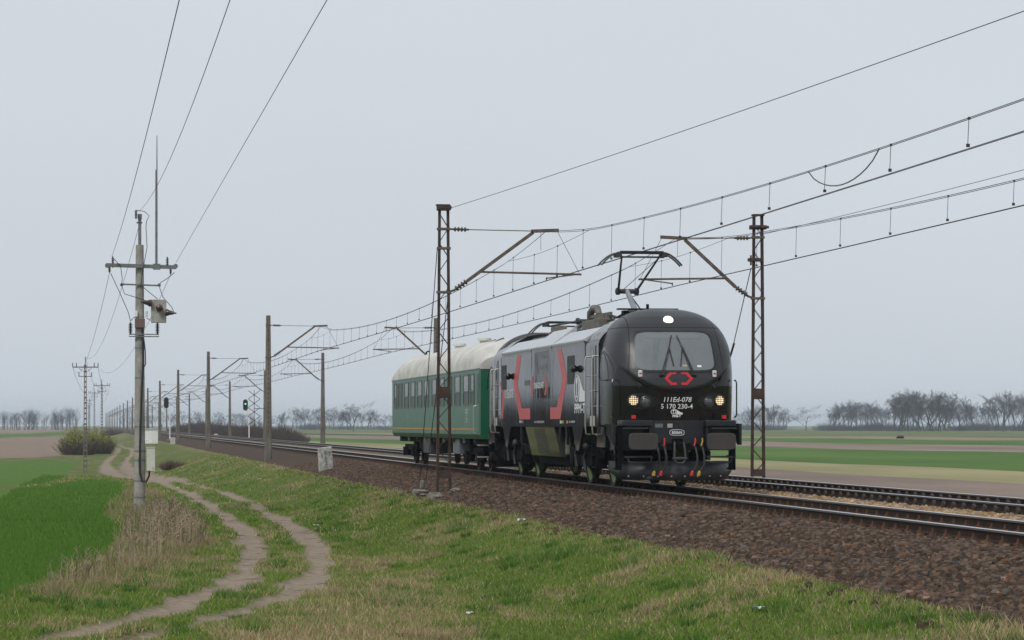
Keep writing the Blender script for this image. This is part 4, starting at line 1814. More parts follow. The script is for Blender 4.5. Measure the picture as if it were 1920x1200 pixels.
b.build('hatch_seam', mat('seam_black', (.004, .004, .004), .8), LOCO)

# body between the cabs
def body_section(y0, y1, prof, name, m, sm=None):
    b = MB()
    full = prof + [(-x, z) for x, z in reversed(prof)]
    b.prism(full, y0, y1)
    return b.build(name, m, LOCO, sm)


body_section(2.2, 3.85, [(-1.47, 1.38), (-1.47, 3.26), (-1.44, 3.36), (-1.36, 3.47), (-1.05, 3.74), (-.75, 3.90), (-.4, 3.97)], 'cab_rear_section', m_side, 25)
body_section(16.85, 18.5, [(-1.47, 1.38), (-1.47, 3.26), (-1.44, 3.36), (-1.36, 3.47), (-1.05, 3.74), (-.75, 3.90), (-.4, 3.97)], 'cab_rear_section', m_side, 25)
body_section(3.85, 16.85, [(-1.475, 1.38), (-1.475, 3.30), (-1.455, 3.36), (-1.0, 3.62), (-.8, 3.62), (-.8, 3.5)], 'body', m_side)
# seams of the body side, drawn as narrow real grooves' cover strips
for y in (3.86, 16.84):
    b = MB()
    b.box(-1.480, -1.40, y - .012, y + .012, 1.40, 3.30)
    b.build('seam_strip', m_grey, LOCO)
# silver sloping roof panels and the louvre strip under them
for (y0, y1, hi) in ((3.9, 8.38, 3.70), (8.42, 11.55, 3.84), (11.59, 16.8, 3.70)):
    for s in (-1, 1):
        b = MB()
        x_hi = 1.02 if hi < 3.8 else .90
        b.prism([(s * 1.49, 3.385), (s * 1.495, 3.42), (s * x_hi, hi + .02), (s * (x_hi - .05), hi + .02), (s * (x_hi - .05), hi - .12), (s * 1.40, 3.36)], y0, y1)
        b.build('roof_panel', m_silver, LOCO)
        b = MB()
        n = int((y1 - y0) / .16)
        for k in range(n):
            yy = y0 + .06 + k * (y1 - y0 - .1) / n
            b.add([(s * 1.478, yy, 3.30), (s * 1.478, yy + .10, 3.30), (s * 1.492, yy + .13, 3.385), (s * 1.492, yy + .03, 3.385)], [(0, 1, 2, 3)])
        o = b.build('louvre_slats', m_silver, LOCO)
        o['kind'] = 'stuff'

# side graphics, laid 3 mm proud of the side wall (y, z)
XS = -1.4785


def side_poly(P, faces, m, name, x=XS):
    b = MB()
    b.add([(x, y, z) for y, z in P], faces)
    return b.build(name, m, LOCO)


side_poly([(7.06, 3.29), (7.71, 3.29), (6.94, 2.53), (6.25, 2.56), (7.69, 1.86), (7.22, 1.57), (8.69, 1.57), (8.69, 1.86), (6.30, 2.48)], [[0, 1, 2, 3], [3, 2, 4, 5], [5, 4, 7, 6]], m_redp, 'side_bracket')
side_poly([(13.29, 3.29), (13.98, 3.29), (14.65, 2.56), (13.93, 2.53), (13.60, 1.57), (13.23, 1.86), (11.80, 1.57), (11.80, 1.86)], [[0, 3, 2, 1], [3, 5, 4, 2], [5, 7, 6, 4]], m_redp, 'side_bracket')
side_poly([(17.15, 2.62), (16.75, 2.62), (16.2, 2.3), (16.65, 2.3), (16.55, 1.60), (16.85, 1.60)], [[0, 1, 2, 3], [3, 2, 4, 5]], m_redp, 'side_bracket')
side_poly([(11.58, 2.68), (11.31, 2.68), (11.50, 2.43), (11.79, 2.43), (11.29, 2.18), (11.56, 2.18)], [[0, 3, 2, 1], [3, 5, 4, 2]], m_redl, 'small_bracket')
side_poly([(9.61, 2.68), (9.36, 2.68), (9.10, 2.43), (9.36, 2.43), (9.60, 2.18), (9.34, 2.18)], [[0, 1, 2, 3], [3, 2, 5, 4]], m_redl, 'small_bracket')


def side_text(s, yc, z, w, h, m, bold=0.004, name='lettering'):
    """lettering on the camera side; reads from rear to front"""
    vs, fs = text_mesh(s, 1.0, bold)
    xs = [p for p, q in vs]
    zs = [q for p, q in vs]
    x0, x1, z0, z1 = min(xs), max(xs), min(zs), max(zs)
    b = MB()
    b.add([(XS - .001, yc + w / 2 - (p - x0) / (x1 - x0) * w, z + (q - z0) / (z1 - z0) * h) for p, q in vs], fs)
    return b.build(name, m, LOCO)


side_text('CARGOUNIT', 10.42, 2.36, 1.55, .16, m_whitep, .02)
side_text('111Ed-078', 15.45, 2.16, 1.55, .24, m_whitep, .012)
side_text('PPM-T', 4.53, 1.70, 1.38, .23, m_whitep, .03)
side_text('A-12 8/12-01', 10.4, 1.475, 1.5, .055, m_whitep, .01)
side_text('BE-1', 13.3, 1.475, .6, .07, m_whitep, .01)
side_text('2-4001', 5.6, 1.475, .8, .05, m_whitep, .01)
emblem(lambda x, z: (XS - .001, 4.56 - x, 2.30 + z), 1.45, .66, 'emblem', LOCO, m_whitep)
for y, m in ((7.25, m_whitep), (6.95, m_yel), (6.35, m_yel)):
    side_poly([(y, 1.46), (y - .22, 1.46), (y - .22, 1.53), (y, 1.53)], [[0, 3, 2, 1]], m, 'warning_label', XS - .001)
side_poly([(12.75, 2.46), (11.85, 2.46), (11.85, 2.60), (12.75, 2.60)], [[0, 3, 2, 1]], mat('panel_black', (.01, .01, .01), .3), 'dark_patch', XS - .001)
# grilles
for y0, y1 in ((5.28, 6.2), (15.95, 16.75)):
    b = MB()
    b.box(-1.485, -1.44, y0, y1, 2.40, 3.08)
    g = b.build('grille', m_mesh, LOCO)
    b = MB()
    for k in range(14):
        z = 2.43 + k * .046
        b.box(-1.490, -1.4845, y0 + .03, y1 - .03, z, z + .018)
    o = b.build('grille_slats', m_grey, g)
    o['kind'] = 'stuff'
for y in (4.9, 15.1):
    b = MB()
    b.cyl((-1.47, y, 2.75), (-1.56, y, 2.75), .03, 8)
    b.lathe((-1.55, y, 2.75), (-1, 0, 0), [(-.09, .02), (-.07, .06), (-.03, .088), (.02, .09), (.06, .07), (.085, .02)], 16)
    b.build('side_camera', m_gloss, LOCO, 60)
# side doors with window, bright handrails, kick plate
for yc, sg in ((2.85, 1), (LEN - 2.85, -1)):
    b = MB()
    b.box(-1.482, -1.44, yc - .34, yc + .34, 1.40, 3.24)
    dr = b.build('side_door', m_side, LOCO, bevel=.006)
    b = MB()
    pl = []
    for k in range(24):
        a = 2 * math.pi * k / 24
        pl.append((yc + .12 * math.copysign(abs(math.cos(a)) ** .6, math.cos(a)), 2.92 + .23 * math.copysign(abs(math.sin(a)) ** .4, math.sin(a))))
    b.plate(pl, -1.487, -1.478)
    b.build('door_window', m_sglass, dr)
    b = MB()
    b.box(-1.492, -1.483, yc - .30, yc + .30, 1.40, 1.63)
    b.build('kick_plate', mat('kick_plate_beige', (.40, .385, .33), .5), dr)
    b = MB()
    b.cyl((-1.48, yc - .2, 2.2), (-1.53, yc - .2, 2.2), .02, 6)
    b.bar((-1.53, yc - .2, 2.2), (-1.53, yc - .05, 2.2), .03)
    b.build('door_handle', m_chrome, dr)
    for dy in (-.43, .43):
        b = MB()
        b.tube([(-1.47, yc + dy, 3.0), (-1.56, yc + dy, 2.99), (-1.575, yc + dy, 2.93), (-1.575, yc + dy, 1.40), (-1.56, yc + dy, 1.22), (-1.45, yc + dy, 1.20)], .018, 8)
        for z in (2.55, 1.85):
            b.cyl((-1.47, yc + dy, z), (-1.575, yc + dy, z), .012, 6)
        b.build('handrail', m_chrome, LOCO, 40)
    b = MB()                                              # blank cab side panel outline
    vv = (lambda q: q) if sg > 0 else (lambda q: LEN - q)
    b.tube([(-1.462, vv(y), z) for y, z in ((2.1, 2.45), (2.1, 3.02), (1.9, 3.10), (1.5, 3.0), (1.15, 2.75), (1.05, 2.45), (1.4, 2.42), (2.1, 2.45))], .010, 5)
    b.build('panel_seam', mat('seam_dark', (.012, .012, .013), .6), LOCO)
    # steps below the door
    b = MB()
    for dy in (-.24, .24):
        b.box(-1.46, -1.36, yc + dy - .02, yc + dy + .02, .42, 1.38)
    for z in (.44, .72, 1.0):
        b.box(-1.47, -1.30, yc - .22, yc + .22, z, z + .035)
    b.build('door_steps', m_dark, LOCO)

# skirts, inner underframe, equipment box
b = MB()
b.box(-1.05, 1.05, 2.4, 18.3, .95, 1.39)
b.box(-1.10, 1.10, 8.0, 12.6, .42, .96)
b.build('underframe', m_dark, LOCO)
for P in ([(4.15, 1.385), (5.7, 1.385), (5.35, 1.10), (5.1, .82), (4.75, .82), (4.5, 1.1)], [(15.2, 1.385), (16.7, 1.385), (16.4, 1.1), (16.1, .82), (15.8, .82), (15.5, 1.1)], [(1.30, 1.385), (2.45, 1.385), (2.45, .92), (1.45, .92)], [(.55, 1.45), (1.5, 1.45), (1.5, 1.18), (1.1, 1.18), (.72, .98), (.55, .98)],
          [(18.25, 1.385), (19.4, 1.385), (19.25, .92), (18.25, .92)], [(6.35, 1.385), (6.6, 1.385), (6.55, .95), (6.42, .95)], [(7.25, 1.385), (7.5, 1.385), (7.45, 1.02), (7.32, 1.02)], [(13.3, 1.385), (13.6, 1.385), (13.55, .98), (13.4, .98)]):
    b = MB()
    b.plate(P[::-1], -1.462, -1.40)
    b.build('skirt_plate', m_side, LOCO)
    b = MB()
    b.plate(P[::-1], 1.40, 1.462)
    b.build('skirt_plate', m_side, LOCO)
eb = MB()
eb.add([(-1.455, 8.25, 1.375), (-1.455, 12.73, 1.375), (-1.33, 12.45, .63), (-1.33, 7.97, .63), (-.9, 8.25, 1.375), (-.9, 12.73, 1.375), (-.9, 12.45, .63), (-.9, 7.97, .63)],
       [(0, 1, 2, 3), (4, 7, 6, 5), (0, 3, 7, 4), (1, 5, 6, 2), (3, 2, 6, 7), (0, 4, 5, 1)])
ebox = eb.build('equipment_box', paint('box_paint', (.030, .034, .028), .08, .15, .2, (.05, .05, .045)), LOCO)
b = MB()
for j in range(14):
    for k in range(11):
        y = 9.75 + k * .16
        z = .70 + j * .045
        x = -1.455 + (1.375 - z) / .745 * .125 - .003
        dy = -(1.375 - z) / .745 * .28
        b.add([(x, y + dy, z), (x, y + .11 + dy, z), (x - .0045, y + .11 + dy, z + .028), (x - .0045, y + dy, z + .028)], [(0, 1, 2, 3)])
o = b.build('vent_holes', m_mesh, ebox)
o['kind'] = 'stuff'
b = MB()
b.box(-1.30, -1.2, 7.3, 7.55, .70, 1.12)
b.build('side_cabinet', m_equip, LOCO, bevel=.01)

# bogies and wheels
def wheel_mesh(r):
    b = MB()
    b.lathe((0, 0, 0), (-1, 0, 0), [(-.06, r + .03), (-.035, r + .03), (-.03, r), (.07, r - .005), (.075, r - .06), (.055, r - .075)], 40, False)
    b.cur = 1
    b.lathe((0, 0, 0), (-1, 0, 0), [(-.05, r - .07), (.05, r - .08), (.03, r * .45), (.07, r * .30), (.075, .02)], 40)
    return b.mesh('wheel', [m_tyre, m_wgreen], 40)


WM = wheel_mesh(.60)
for axles in ((3.72, 6.66), (14.45, 17.4)):
    ym = sum(axles) / 2
    b = MB()
    for s in (-1, 1):
        P = [(axles[0] - 1.1, .82), (axles[0] - .3, .92), (ym - .6, .72), (ym + .6, .72), (axles[1] + .3, .92), (axles[1] + 1.1, .82), (axles[1] + 1.1, .62), (axles[1] + .3, .66), (ym + .6, .44), (ym - .6, .44), (axles[0] - .3, .66), (axles[0] - 1.1, .62)]
        b.plate(P[::-1], s * 1.16 - .07, s * 1.16 + .07)
    b.box(-1.1, 1.1, ym - .35, ym + .35, .5, .9)
    bo = b.build('bogie', m_dark, LOCO)
    for y in axles:
        for s in (-1, 1):
            w = link('wheel', WM, bo, (s * .77, y, .60))
            if s > 0:
                w.scale = (-1, 1, 1)
            b = MB()
            b.box(s * 1.14 - .12, s * 1.14 + .12, y - .22, y + .22, .40, .80)
            b.lathe((s * 1.25, y, .60), (s, 0, 0), [(-.02, .20), (.04, .20), (.06, .15), (.07, .02)], 16)
            b.build('axle_box', m_dark, bo, 40)
            for dy in (-.36, .36):
                b = MB()
                pts = []
                for k in range(37):
                    a = 2 * math.pi * k / 8
                    pts.append((s * 1.14 + .085 * math.cos(a), y + dy + .085 * math.sin(a), .66 + .30 * k / 36))
                b.tube(pts, .016, 5)
                b.build('spring', m_grey, bo)
        b = MB()
        b.cyl((-.75, y, .6), (.75, y, .6), .09, 10)
        b.build('axle', m_dark, bo)
    for y, z in ((axles[1] - .9, .98), (axles[0] + .9, .90)):
        b = MB()
        b.tube([(-1.28, y, z), (-1.30, y + .3, z - .25), (-1.28, y + .25, z - .55)], .045, 8)
        b.lathe((-1.30, y, z + .03), (-1, 0, 0), [(-.1, .06), (.0, .12), (.06, .10), (.09, .03)], 12)
        b.build('damper', m_grey, bo, 50)
    for y in axles:                                      # sand pipes and brake rigging
        b = MB()
        b.tube([(-1.0, y - .7, .9), (-.95, y - .72, .4), (-.86, y - .66, .14)], .025, 6)
        b.bar((-1.05, y - .75, .62), (-.8, y - .68, .25), .07, .16)
        b.build('brake_rigging', m_grey, bo)

# front end: beam, buffers, coupling, hoses, plough, steps
for end in (0, 1):
    Yf = (lambda v: v) if end == 0 else (lambda v: LEN - v)

    def bx(b, x0, x1, v0, v1, z0, z1):
        a, c = sorted((Yf(v0), Yf(v1)))
        return b.box(x0, x1, a, c, z0, z1)
    b = MB()
    bx(b, -.62, .62, .60, 1.3, 1.0, 1.52)
    bx(b, -1.38, 1.38, .78, 1.3, .86, 1.42)
    beam = b.build('buffer_beam', mat('beam_black', (.008, .009, .012), .4, var=.3, vscale=4), LOCO, bevel=.015)
    for s in (-1, 1):
        b = MB()                                          # hood over each buffer
        x0, x1 = sorted((s * .60, s * 1.29))
        bx(b, x0, x1, .34, .95, 1.38, 1.53)
        x0, x1 = sorted((s * .62, s * .68))
        bx(b, x0, x1, .40, .95, .95, 1.40)
        b.build('buffer_hood', mat('beam_black', (.008, .009, .012)), LOCO, bevel=.03)
        b = MB()
        x0, x1 = sorted((s * .72, s * 1.28))
        bx(b, x0, x1, .26, .36, 1.335, 1.365)
        b.build('grab_bar', m_grey, beam)
        b = MB()
        b.cyl((s * .875, Yf(.85), 1.06), (s * .875, Yf(.30), 1.06), .13, 16)
        b.cyl((s * .875, Yf(.50), 1.06), (s * .875, Yf(.10), 1.06), .095, 16)
        bf = b.build('buffer', m_dark, LOCO, 40)
        b = MB()
        pl = []
        for k in range(32):
            a = 2 * math.pi * k / 32
            c, q = math.cos(a), math.sin(a)
            pl.append((s * .875 + .325 * math.copysign(abs(c) ** .35, c), 1.06 + .185 * math.copysign(abs(q) ** .35, q)))
        b.prism(pl, *sorted((Yf(.0), Yf(.06))))
        b.build('buffer_plate', mat('buffer_steel', (.042, .036, .034), .55, var=.2, vscale=3), bf, bevel=.012)
        b = MB()                                          # red reflector on top of the hood
        x0, x1 = s * 1.02 - .045, s * 1.02 + .045
        bx(b, x0, x1, .36, .42, 1.56, 1.64)
        rf = b.build('reflector', m_redl, LOCO)
        b = MB()
        bx(b, x0 + .01, x1 - .01, .37, .41, 1.50, 1.56)
        b.build('stalk', m_dark, rf)
        b = MB()                                          # foot step loop under the buffer
        b.tube([(s * .62, Yf(.5), .72), (s * .64, Yf(.3), .71), (s * .66, Yf(.28), .60), (s * .90, Yf(.28), .58), (s * 1.14, Yf(.28), .60), (s * 1.18, Yf(.3), .71), (s * 1.2, Yf(.5), .72)], .02, 8)
        bx(b, min(s * .62, s * 1.22), max(s * .62, s * 1.22), .26, .48, .70, .735)
        b.build('foot_step', m_grey, LOCO)
        b = MB()                                          # corner ladder
        for v in (.62, .86):
            bx(b, s * 1.29 - .05, s * 1.29 + .05, v, v + .035, .42, 1.40)
        for z in (.44, .72, .98, 1.2):
            bx(b, s * 1.29 - .10, s * 1.29 + .06, .65, .87, z, z + .03)
        b.build('corner_steps', m_dark, LOCO)
    # hook and screw coupling
    b = MB()
    bx(b, -.10, .10, .45, .62, .90, 1.12)
    b.tube([(.0, Yf(.62), 1.02), (0, Yf(.38), 1.03), (0, Yf(.28), .98), (0, Yf(.30), .91), (0, Yf(.38), .88)], [.045, .05, .05, .045, .03], 8)
    b.build('draw_hook', m_dark, LOCO, 40)
    b = MB()
    b.tube([(-.10, Yf(.36), 1.04), (-.12, Yf(.30), .85), (-.13, Yf(.29), .66), (-.07, Yf(.29), .58), (.07, Yf(.29), .58), (.13, Yf(.29), .66), (.12, Yf(.30), .85), (.10, Yf(.36), 1.04)], .028, 8)
    b.cyl((-.16, Yf(.29), .68), (.16, Yf(.29), .68), .04, 8)
    b.build('coupling_link', m_grey, LOCO, 40)
    for x, m in ((-.50, m_yel), (-.34, m_redl), (.36, m_redl), (.52, m_yel)):
        b = MB()
        b.tube([(x, Yf(.60), .98), (x + .02, Yf(.42), .93), (x + .05, Yf(.36), .75), (x + .05, Yf(.36), .55), (x - .02, Yf(.36), .42), (x - .06, Yf(.37), .38)], .03, 8)
        h = b.build('brake_hose', m_black, LOCO, 50)
        b = MB()
        b.tube([(x + .02, Yf(.44), 1.13), (x + .02, Yf(.42), 1.06), (x - .01 * (1 if x > 0 else -1), Yf(.40), .96)], .018, 6)
        b.build('valve_handle', m, h)
        b = MB()
        b.lathe((x - .07, Yf(.36), .36), (-.3, 0, -1), [(-.05, .022), (-.02, .036), (.03, .036), (.045, .02)], 8)
        b.box(x - .12, x - .05, *sorted((Yf(.33), Yf(.36))), .30, .35)
        b.build('hose_head', m, h)
    # plough plate
    b = MB()
    n = 16
    row = []
    for k in range(n + 1):
        q = 2 * k / n - 1
        x = q * 1.40
        v = .50 + .75 * abs(q) ** 2.6
        zl = .20 + .16 * max(0, abs(q) - .88) / .12
        row.append(((x, Yf(v + .10), .62), (x, Yf(v), .40), (x * .985, Yf(v - .02), zl)))
    vs = [p for r3 in row for p in r3]
    fs = []
    for k in range(n):
        for j in range(2):
            a = k * 3 + j
            fs.append([a, a + 1, a + 4, a + 3])
    b.add(vs, fs)
    pl = b.build('snow_plough', mat('plough_grey', (.022, .023, .026), .45, var=.3, vscale=4), LOCO, 30)
    sd = pl.modifiers.new('Solidify', 'SOLIDIFY')
    sd.thickness = .02
    for k in range(8):
        x = -1.05 + .30 * k
        v = .50 + .75 * abs(x / 1.4) ** 2.6 - .03
        b = MB()
        b.cyl((x, Yf(v + .02), .285), (x, Yf(v - .004), .285), .018, 6)
        b.build('bolt', m_chrome, pl)
# plate and lettering on the beam
vs, fs = text_mesh('850kN', .085, .002)
b = MB()
b.add([(p + .0, .592, 1.225 + q) for p, q in vs], fs)
b.build('lettering', m_whitep, LOCO)
b = MB()
pts = []
for k in range(25):
    a = 2 * math.pi * k / 24
    pts.append((.165 * math.copysign(abs(math.cos(a)) ** .5, math.cos(a)), .593, 1.255 + .062 * math.copysign(abs(math.sin(a)) ** .7, math.sin(a))))
b.tube(pts, .006, 5)
b.build('plate_outline', m_whitep, LOCO)
for x0, x1, m in ((-.50, -.32, m_equipg), (-.22, -.10, mat('socket_grey', (.34, .33, .31), .5))):
    b = MB()
    b.box(x0, x1, .585, .60, 1.36, 1.45)
    b.build('socket', m, LOCO, bevel=.01)
b = MB()
b.cyl((.10, .60, 1.405), (.10, .57, 1.405), .07, 16)
b.build('socket', m_gloss, LOCO)

# roof equipment
b = MB()
b.box(-.85, .85, 3.9, 16.8, 3.50, 3.58)
b.build('roof_deck', m_equipg, LOCO)
for (x0, x1, y0, y1, z0, z1, m, nm) in ((-.75, -.25, 6.0, 8.3, 3.60, 4.0, m_equip, 'resistor_box'), (-.80, -.1, 9.2, 11.2, 3.58, 3.86, m_equipg, 'filter_box'), (-.80, -.3, 13.0, 15.6, 3.58, 3.80, m_equipg, 'aerial_box'), (-.85, -.55, 11.5, 12.3, 3.58, 4.0, m_equip, 'control_box'), (.1, .8, 5.5, 11.0, 3.58, 3.9, m_equipg, 'cooling_unit')):
    b = MB()
    b.box(x0, x1, y0, y1, z0, z1)
    b.build(nm, m, LOCO, bevel=.02)
b = MB()
b.tube([(-.5, 8.5, 3.9), (-.5, 8.4, 4.22), (-.5, 8.0, 4.32), (-.5, 7.5, 4.30), (-.5, 7.3, 4.16), (-.5, 7.4, 4.0)], [.08, .095, .09, .085, .08, .07], 10)
b.build('air_pipe', m_equip, LOCO, 50)
b = MB()
for k in range(5):
    b.cyl((-.5, 5.9 + .10 * k, 3.95), (-.5, 5.9 + .10 * k, 4.10), .05, 8)
b.bar((-.5, 5.7, 4.1), (-.5, 8.4, 4.12), .06, .08)
b.box(-.62, -.38, 6.2, 7.0, 4.0, 4.12)
b.build('busbar', m_equip, LOCO)
b = MB()
b.tube([(-.4, 3.2, 4.05), (-.42, 4.0, 4.08), (-.45, 5.2, 3.98), (-.5, 5.9, 4.06)], .035, 8)
b.build('roof_cable', m_black, LOCO, 60)
b = MB()
b.box(-.9, .5, 2.75, 3.0, 4.07, 4.10)
b.cyl((-.2, 2.85, 4.10), (-.2, 2.85, 4.20), .035, 8)
b.box(-.55, -.35, 3.9, 4.2, 3.9, 4.1)
b.build('roof_aerial', m_dark, LOCO)
for y in (12.6, 14.2, 4.6, 5.6):
    for x in (-.55, .55):
        b = MB()
        insulator(b, (x, y, 3.56), (x, y, 3.88), .09, 4)
        b.build('roof_insulator', m_redp, LOCO, 40)


def pantograph(y_base, y_knee, z_knee, y_head, z_head, name):
    pz = 3.92
    b = MB()
    for x in (-.45, .45):
        b.bar((x, y_base - .9, pz), (x, y_base + .9, pz), .06)
    for y in (-.85, .85):
        b.bar((-.5, y_base + y, pz), (.5, y_base + y, pz), .06)
    pn = b.build(name, m_pan, LOCO)
    b = MB()
    b.tube([(0, y_base, pz + .05), (0, y_knee, z_knee)], [.075, .06], 10)
    b.build('lower_arm', m_pang, pn, 40)
    b = MB()
    b.cyl((-.28, y_knee, z_knee), (.28, y_knee, z_knee), .06, 10)
    b.tube([(.12, y_base - .5, pz), (.10, y_knee, z_knee - .12)], .018, 6)
    for s in (-1, 1):
        b.lathe((s * .22, y_knee, z_knee), (s, 0, 0), [(-.04, .05), (-.03, .09), (.05, .09), (.07, .05)], 10)
    b.build('knee', m_pan, pn, 40)
    b = MB()
    for s in (-1, 1):
        b.tube([(s * .22, y_knee, z_knee), (s * .45, y_head, z_head - .10)], [.030, .022], 8)
    b.cyl((-.5, y_head, z_head - .10), (.5, y_head, z_head - .10), .022, 8)
    b.tube([(-.2, y_knee, z_knee - .05), (.42, y_head, z_head - .14)], .008, 5)
    b.build('upper_arm', m_pan, pn, 40)
    b = MB()
    for dy in (-.17, .17):
        pts = []
        for k in range(21):
            q = 2 * k / 20 - 1
            a = abs(q)
            zz = -.015 * a ** 2 if a < .55 else -.0045 - .30 * ((a - .55) / .45) ** 1.7
            pts.append((q * (.97 if dy < 0 else 1.0), y_head + dy, z_head + zz))
        b.tube(pts, .022, 6)
        b.box(-.52, .52, y_head + dy - .025, y_head + dy + .025, z_head + .005, z_head + .035)
        for s in (-1, 1):
            b.bar((s * .45, y_head, z_head - .10), (s * .5, y_head + dy, z_head - .01), .03)
            b.box(s * .55 - .06, s * .55 + .06, y_head + dy - .04, y_head + dy + .04, z_head - .11, z_head - .02)
    b.build('collector_head', m_pan, pn, 40)


pantograph(4.9, 6.25, 4.66, 4.65, CONTACT_Z - .075, 'pantograph')
pantograph(13.6, 11.7, 4.14, 14.9, 4.22, 'folded_pantograph')

# ------------------------------------------------------------------ green coach
C0 = 21.25
CL = 23.6
COACH = thing('passenger_coach', 'green passenger coach with pale rounded roof and orange stripe behind the locomotive', 'coach', (TRACK_D[0], LT, 0))
m_green = paint('coach_green', (.012, .118, .062), .30, .25, .55, (.045, .125, .085))
m_roofc = mat('coach_roof', (.55, .535, .495), .75, var=.18, vscale=2.0, bump=.2, bscale=8, stretch=(1, .6, 1))
m_or = mat('orange_stripe', (.46, .20, .02), .5, var=.2, vscale=4)
HW = 1.435
prof_c = [(-1.36, 1.0), (-HW, 1.14), (-HW, 3.10)]
b = MB()
b.prism(prof_c + [(-x, z) for x, z in reversed(prof_c)], C0, C0 + CL)
b.build('body', m_green, COACH)
# arched roof with turned-down ends
b = MB()
n = 28
ys = [C0 - .02, C0 + .12, C0 + .45, C0 + .95] + list(np.linspace(C0 + 1.6, C0 + CL - 1.6, 14)) + [C0 + CL - .95, C0 + CL - .45, C0 + CL - .12, C0 + CL + .02]
for y in ys:
    e = min(y - C0 + .02, C0 + CL + .02 - y)
    top = 4.05 - .50 * (1 - min(1, e / 1.5)) ** 2.2
    for k in range(n + 1):
        a = math.pi * k / n
        x = -(HW + .015) * math.copysign(abs(math.cos(a)) ** .82, math.cos(a))
        z = 3.08 + (top - 3.08) * abs(math.sin(a)) ** .80
        b.v.append((x, y, z))
for r in range(len(ys) - 1):
    for k in range(n):
        o = r * (n + 1) + k
        b.f.append([o, o + 1, o + n + 2, o + n + 1])
        b.mi.append(0)
b.f.append(list(range(n, -1, -1)))
b.mi.append(0)
b.f.append([(len(ys) - 1) * (n + 1) + k for k in range(n + 1)])
b.mi.append(0)
rf = b.build('roof', m_roofc, COACH, 40)
for y in np.linspace(C0 + 2.2, C0 + CL - 2.2, 9):          # roof sheet joints
    b = MB()
    pts = []
    for k in range(1, n):
        a = math.pi * k / n
        pts.append((-(HW + .017) * math.copysign(abs(math.cos(a)) ** .82, math.cos(a)), y, 3.083 + .97 * abs(math.sin(a)) ** .80))
    b.tube(pts, .008, 4)
    b.build('roof_joint', m_roofc, rf)
for y, x in ((C0 + 6.6, -.35), (C0 + 12.5, -.35)):
    b = MB()
    b.cyl((x, y, 3.95), (x, y, 4.12), .16, 12)
    b.cyl((x, y, 4.12), (x, y, 4.20), .22, 12)
    b.build('roof_vent', m_roofc, rf, 40)
for y in (C0 + 1.0, C0 + 2.6):
    b = MB()
    b.tube([(-.9, y, 3.72), (-.88, y, 3.86), (-.7, y + .35, 3.98), (-.5, y + .6, 4.05), (-.48, y + .6, 3.95)], .02, 6)
    b.build('roof_rail', m_galv, rf)
for y in (C0 + CL - 3,):
    b = MB()
    b.tube([(-.5, y, 3.98), (-.5, y, 4.12), (-.4, y + .1, 4.16)], .03, 6)
    b.build('roof_hook', m_dark, rf)
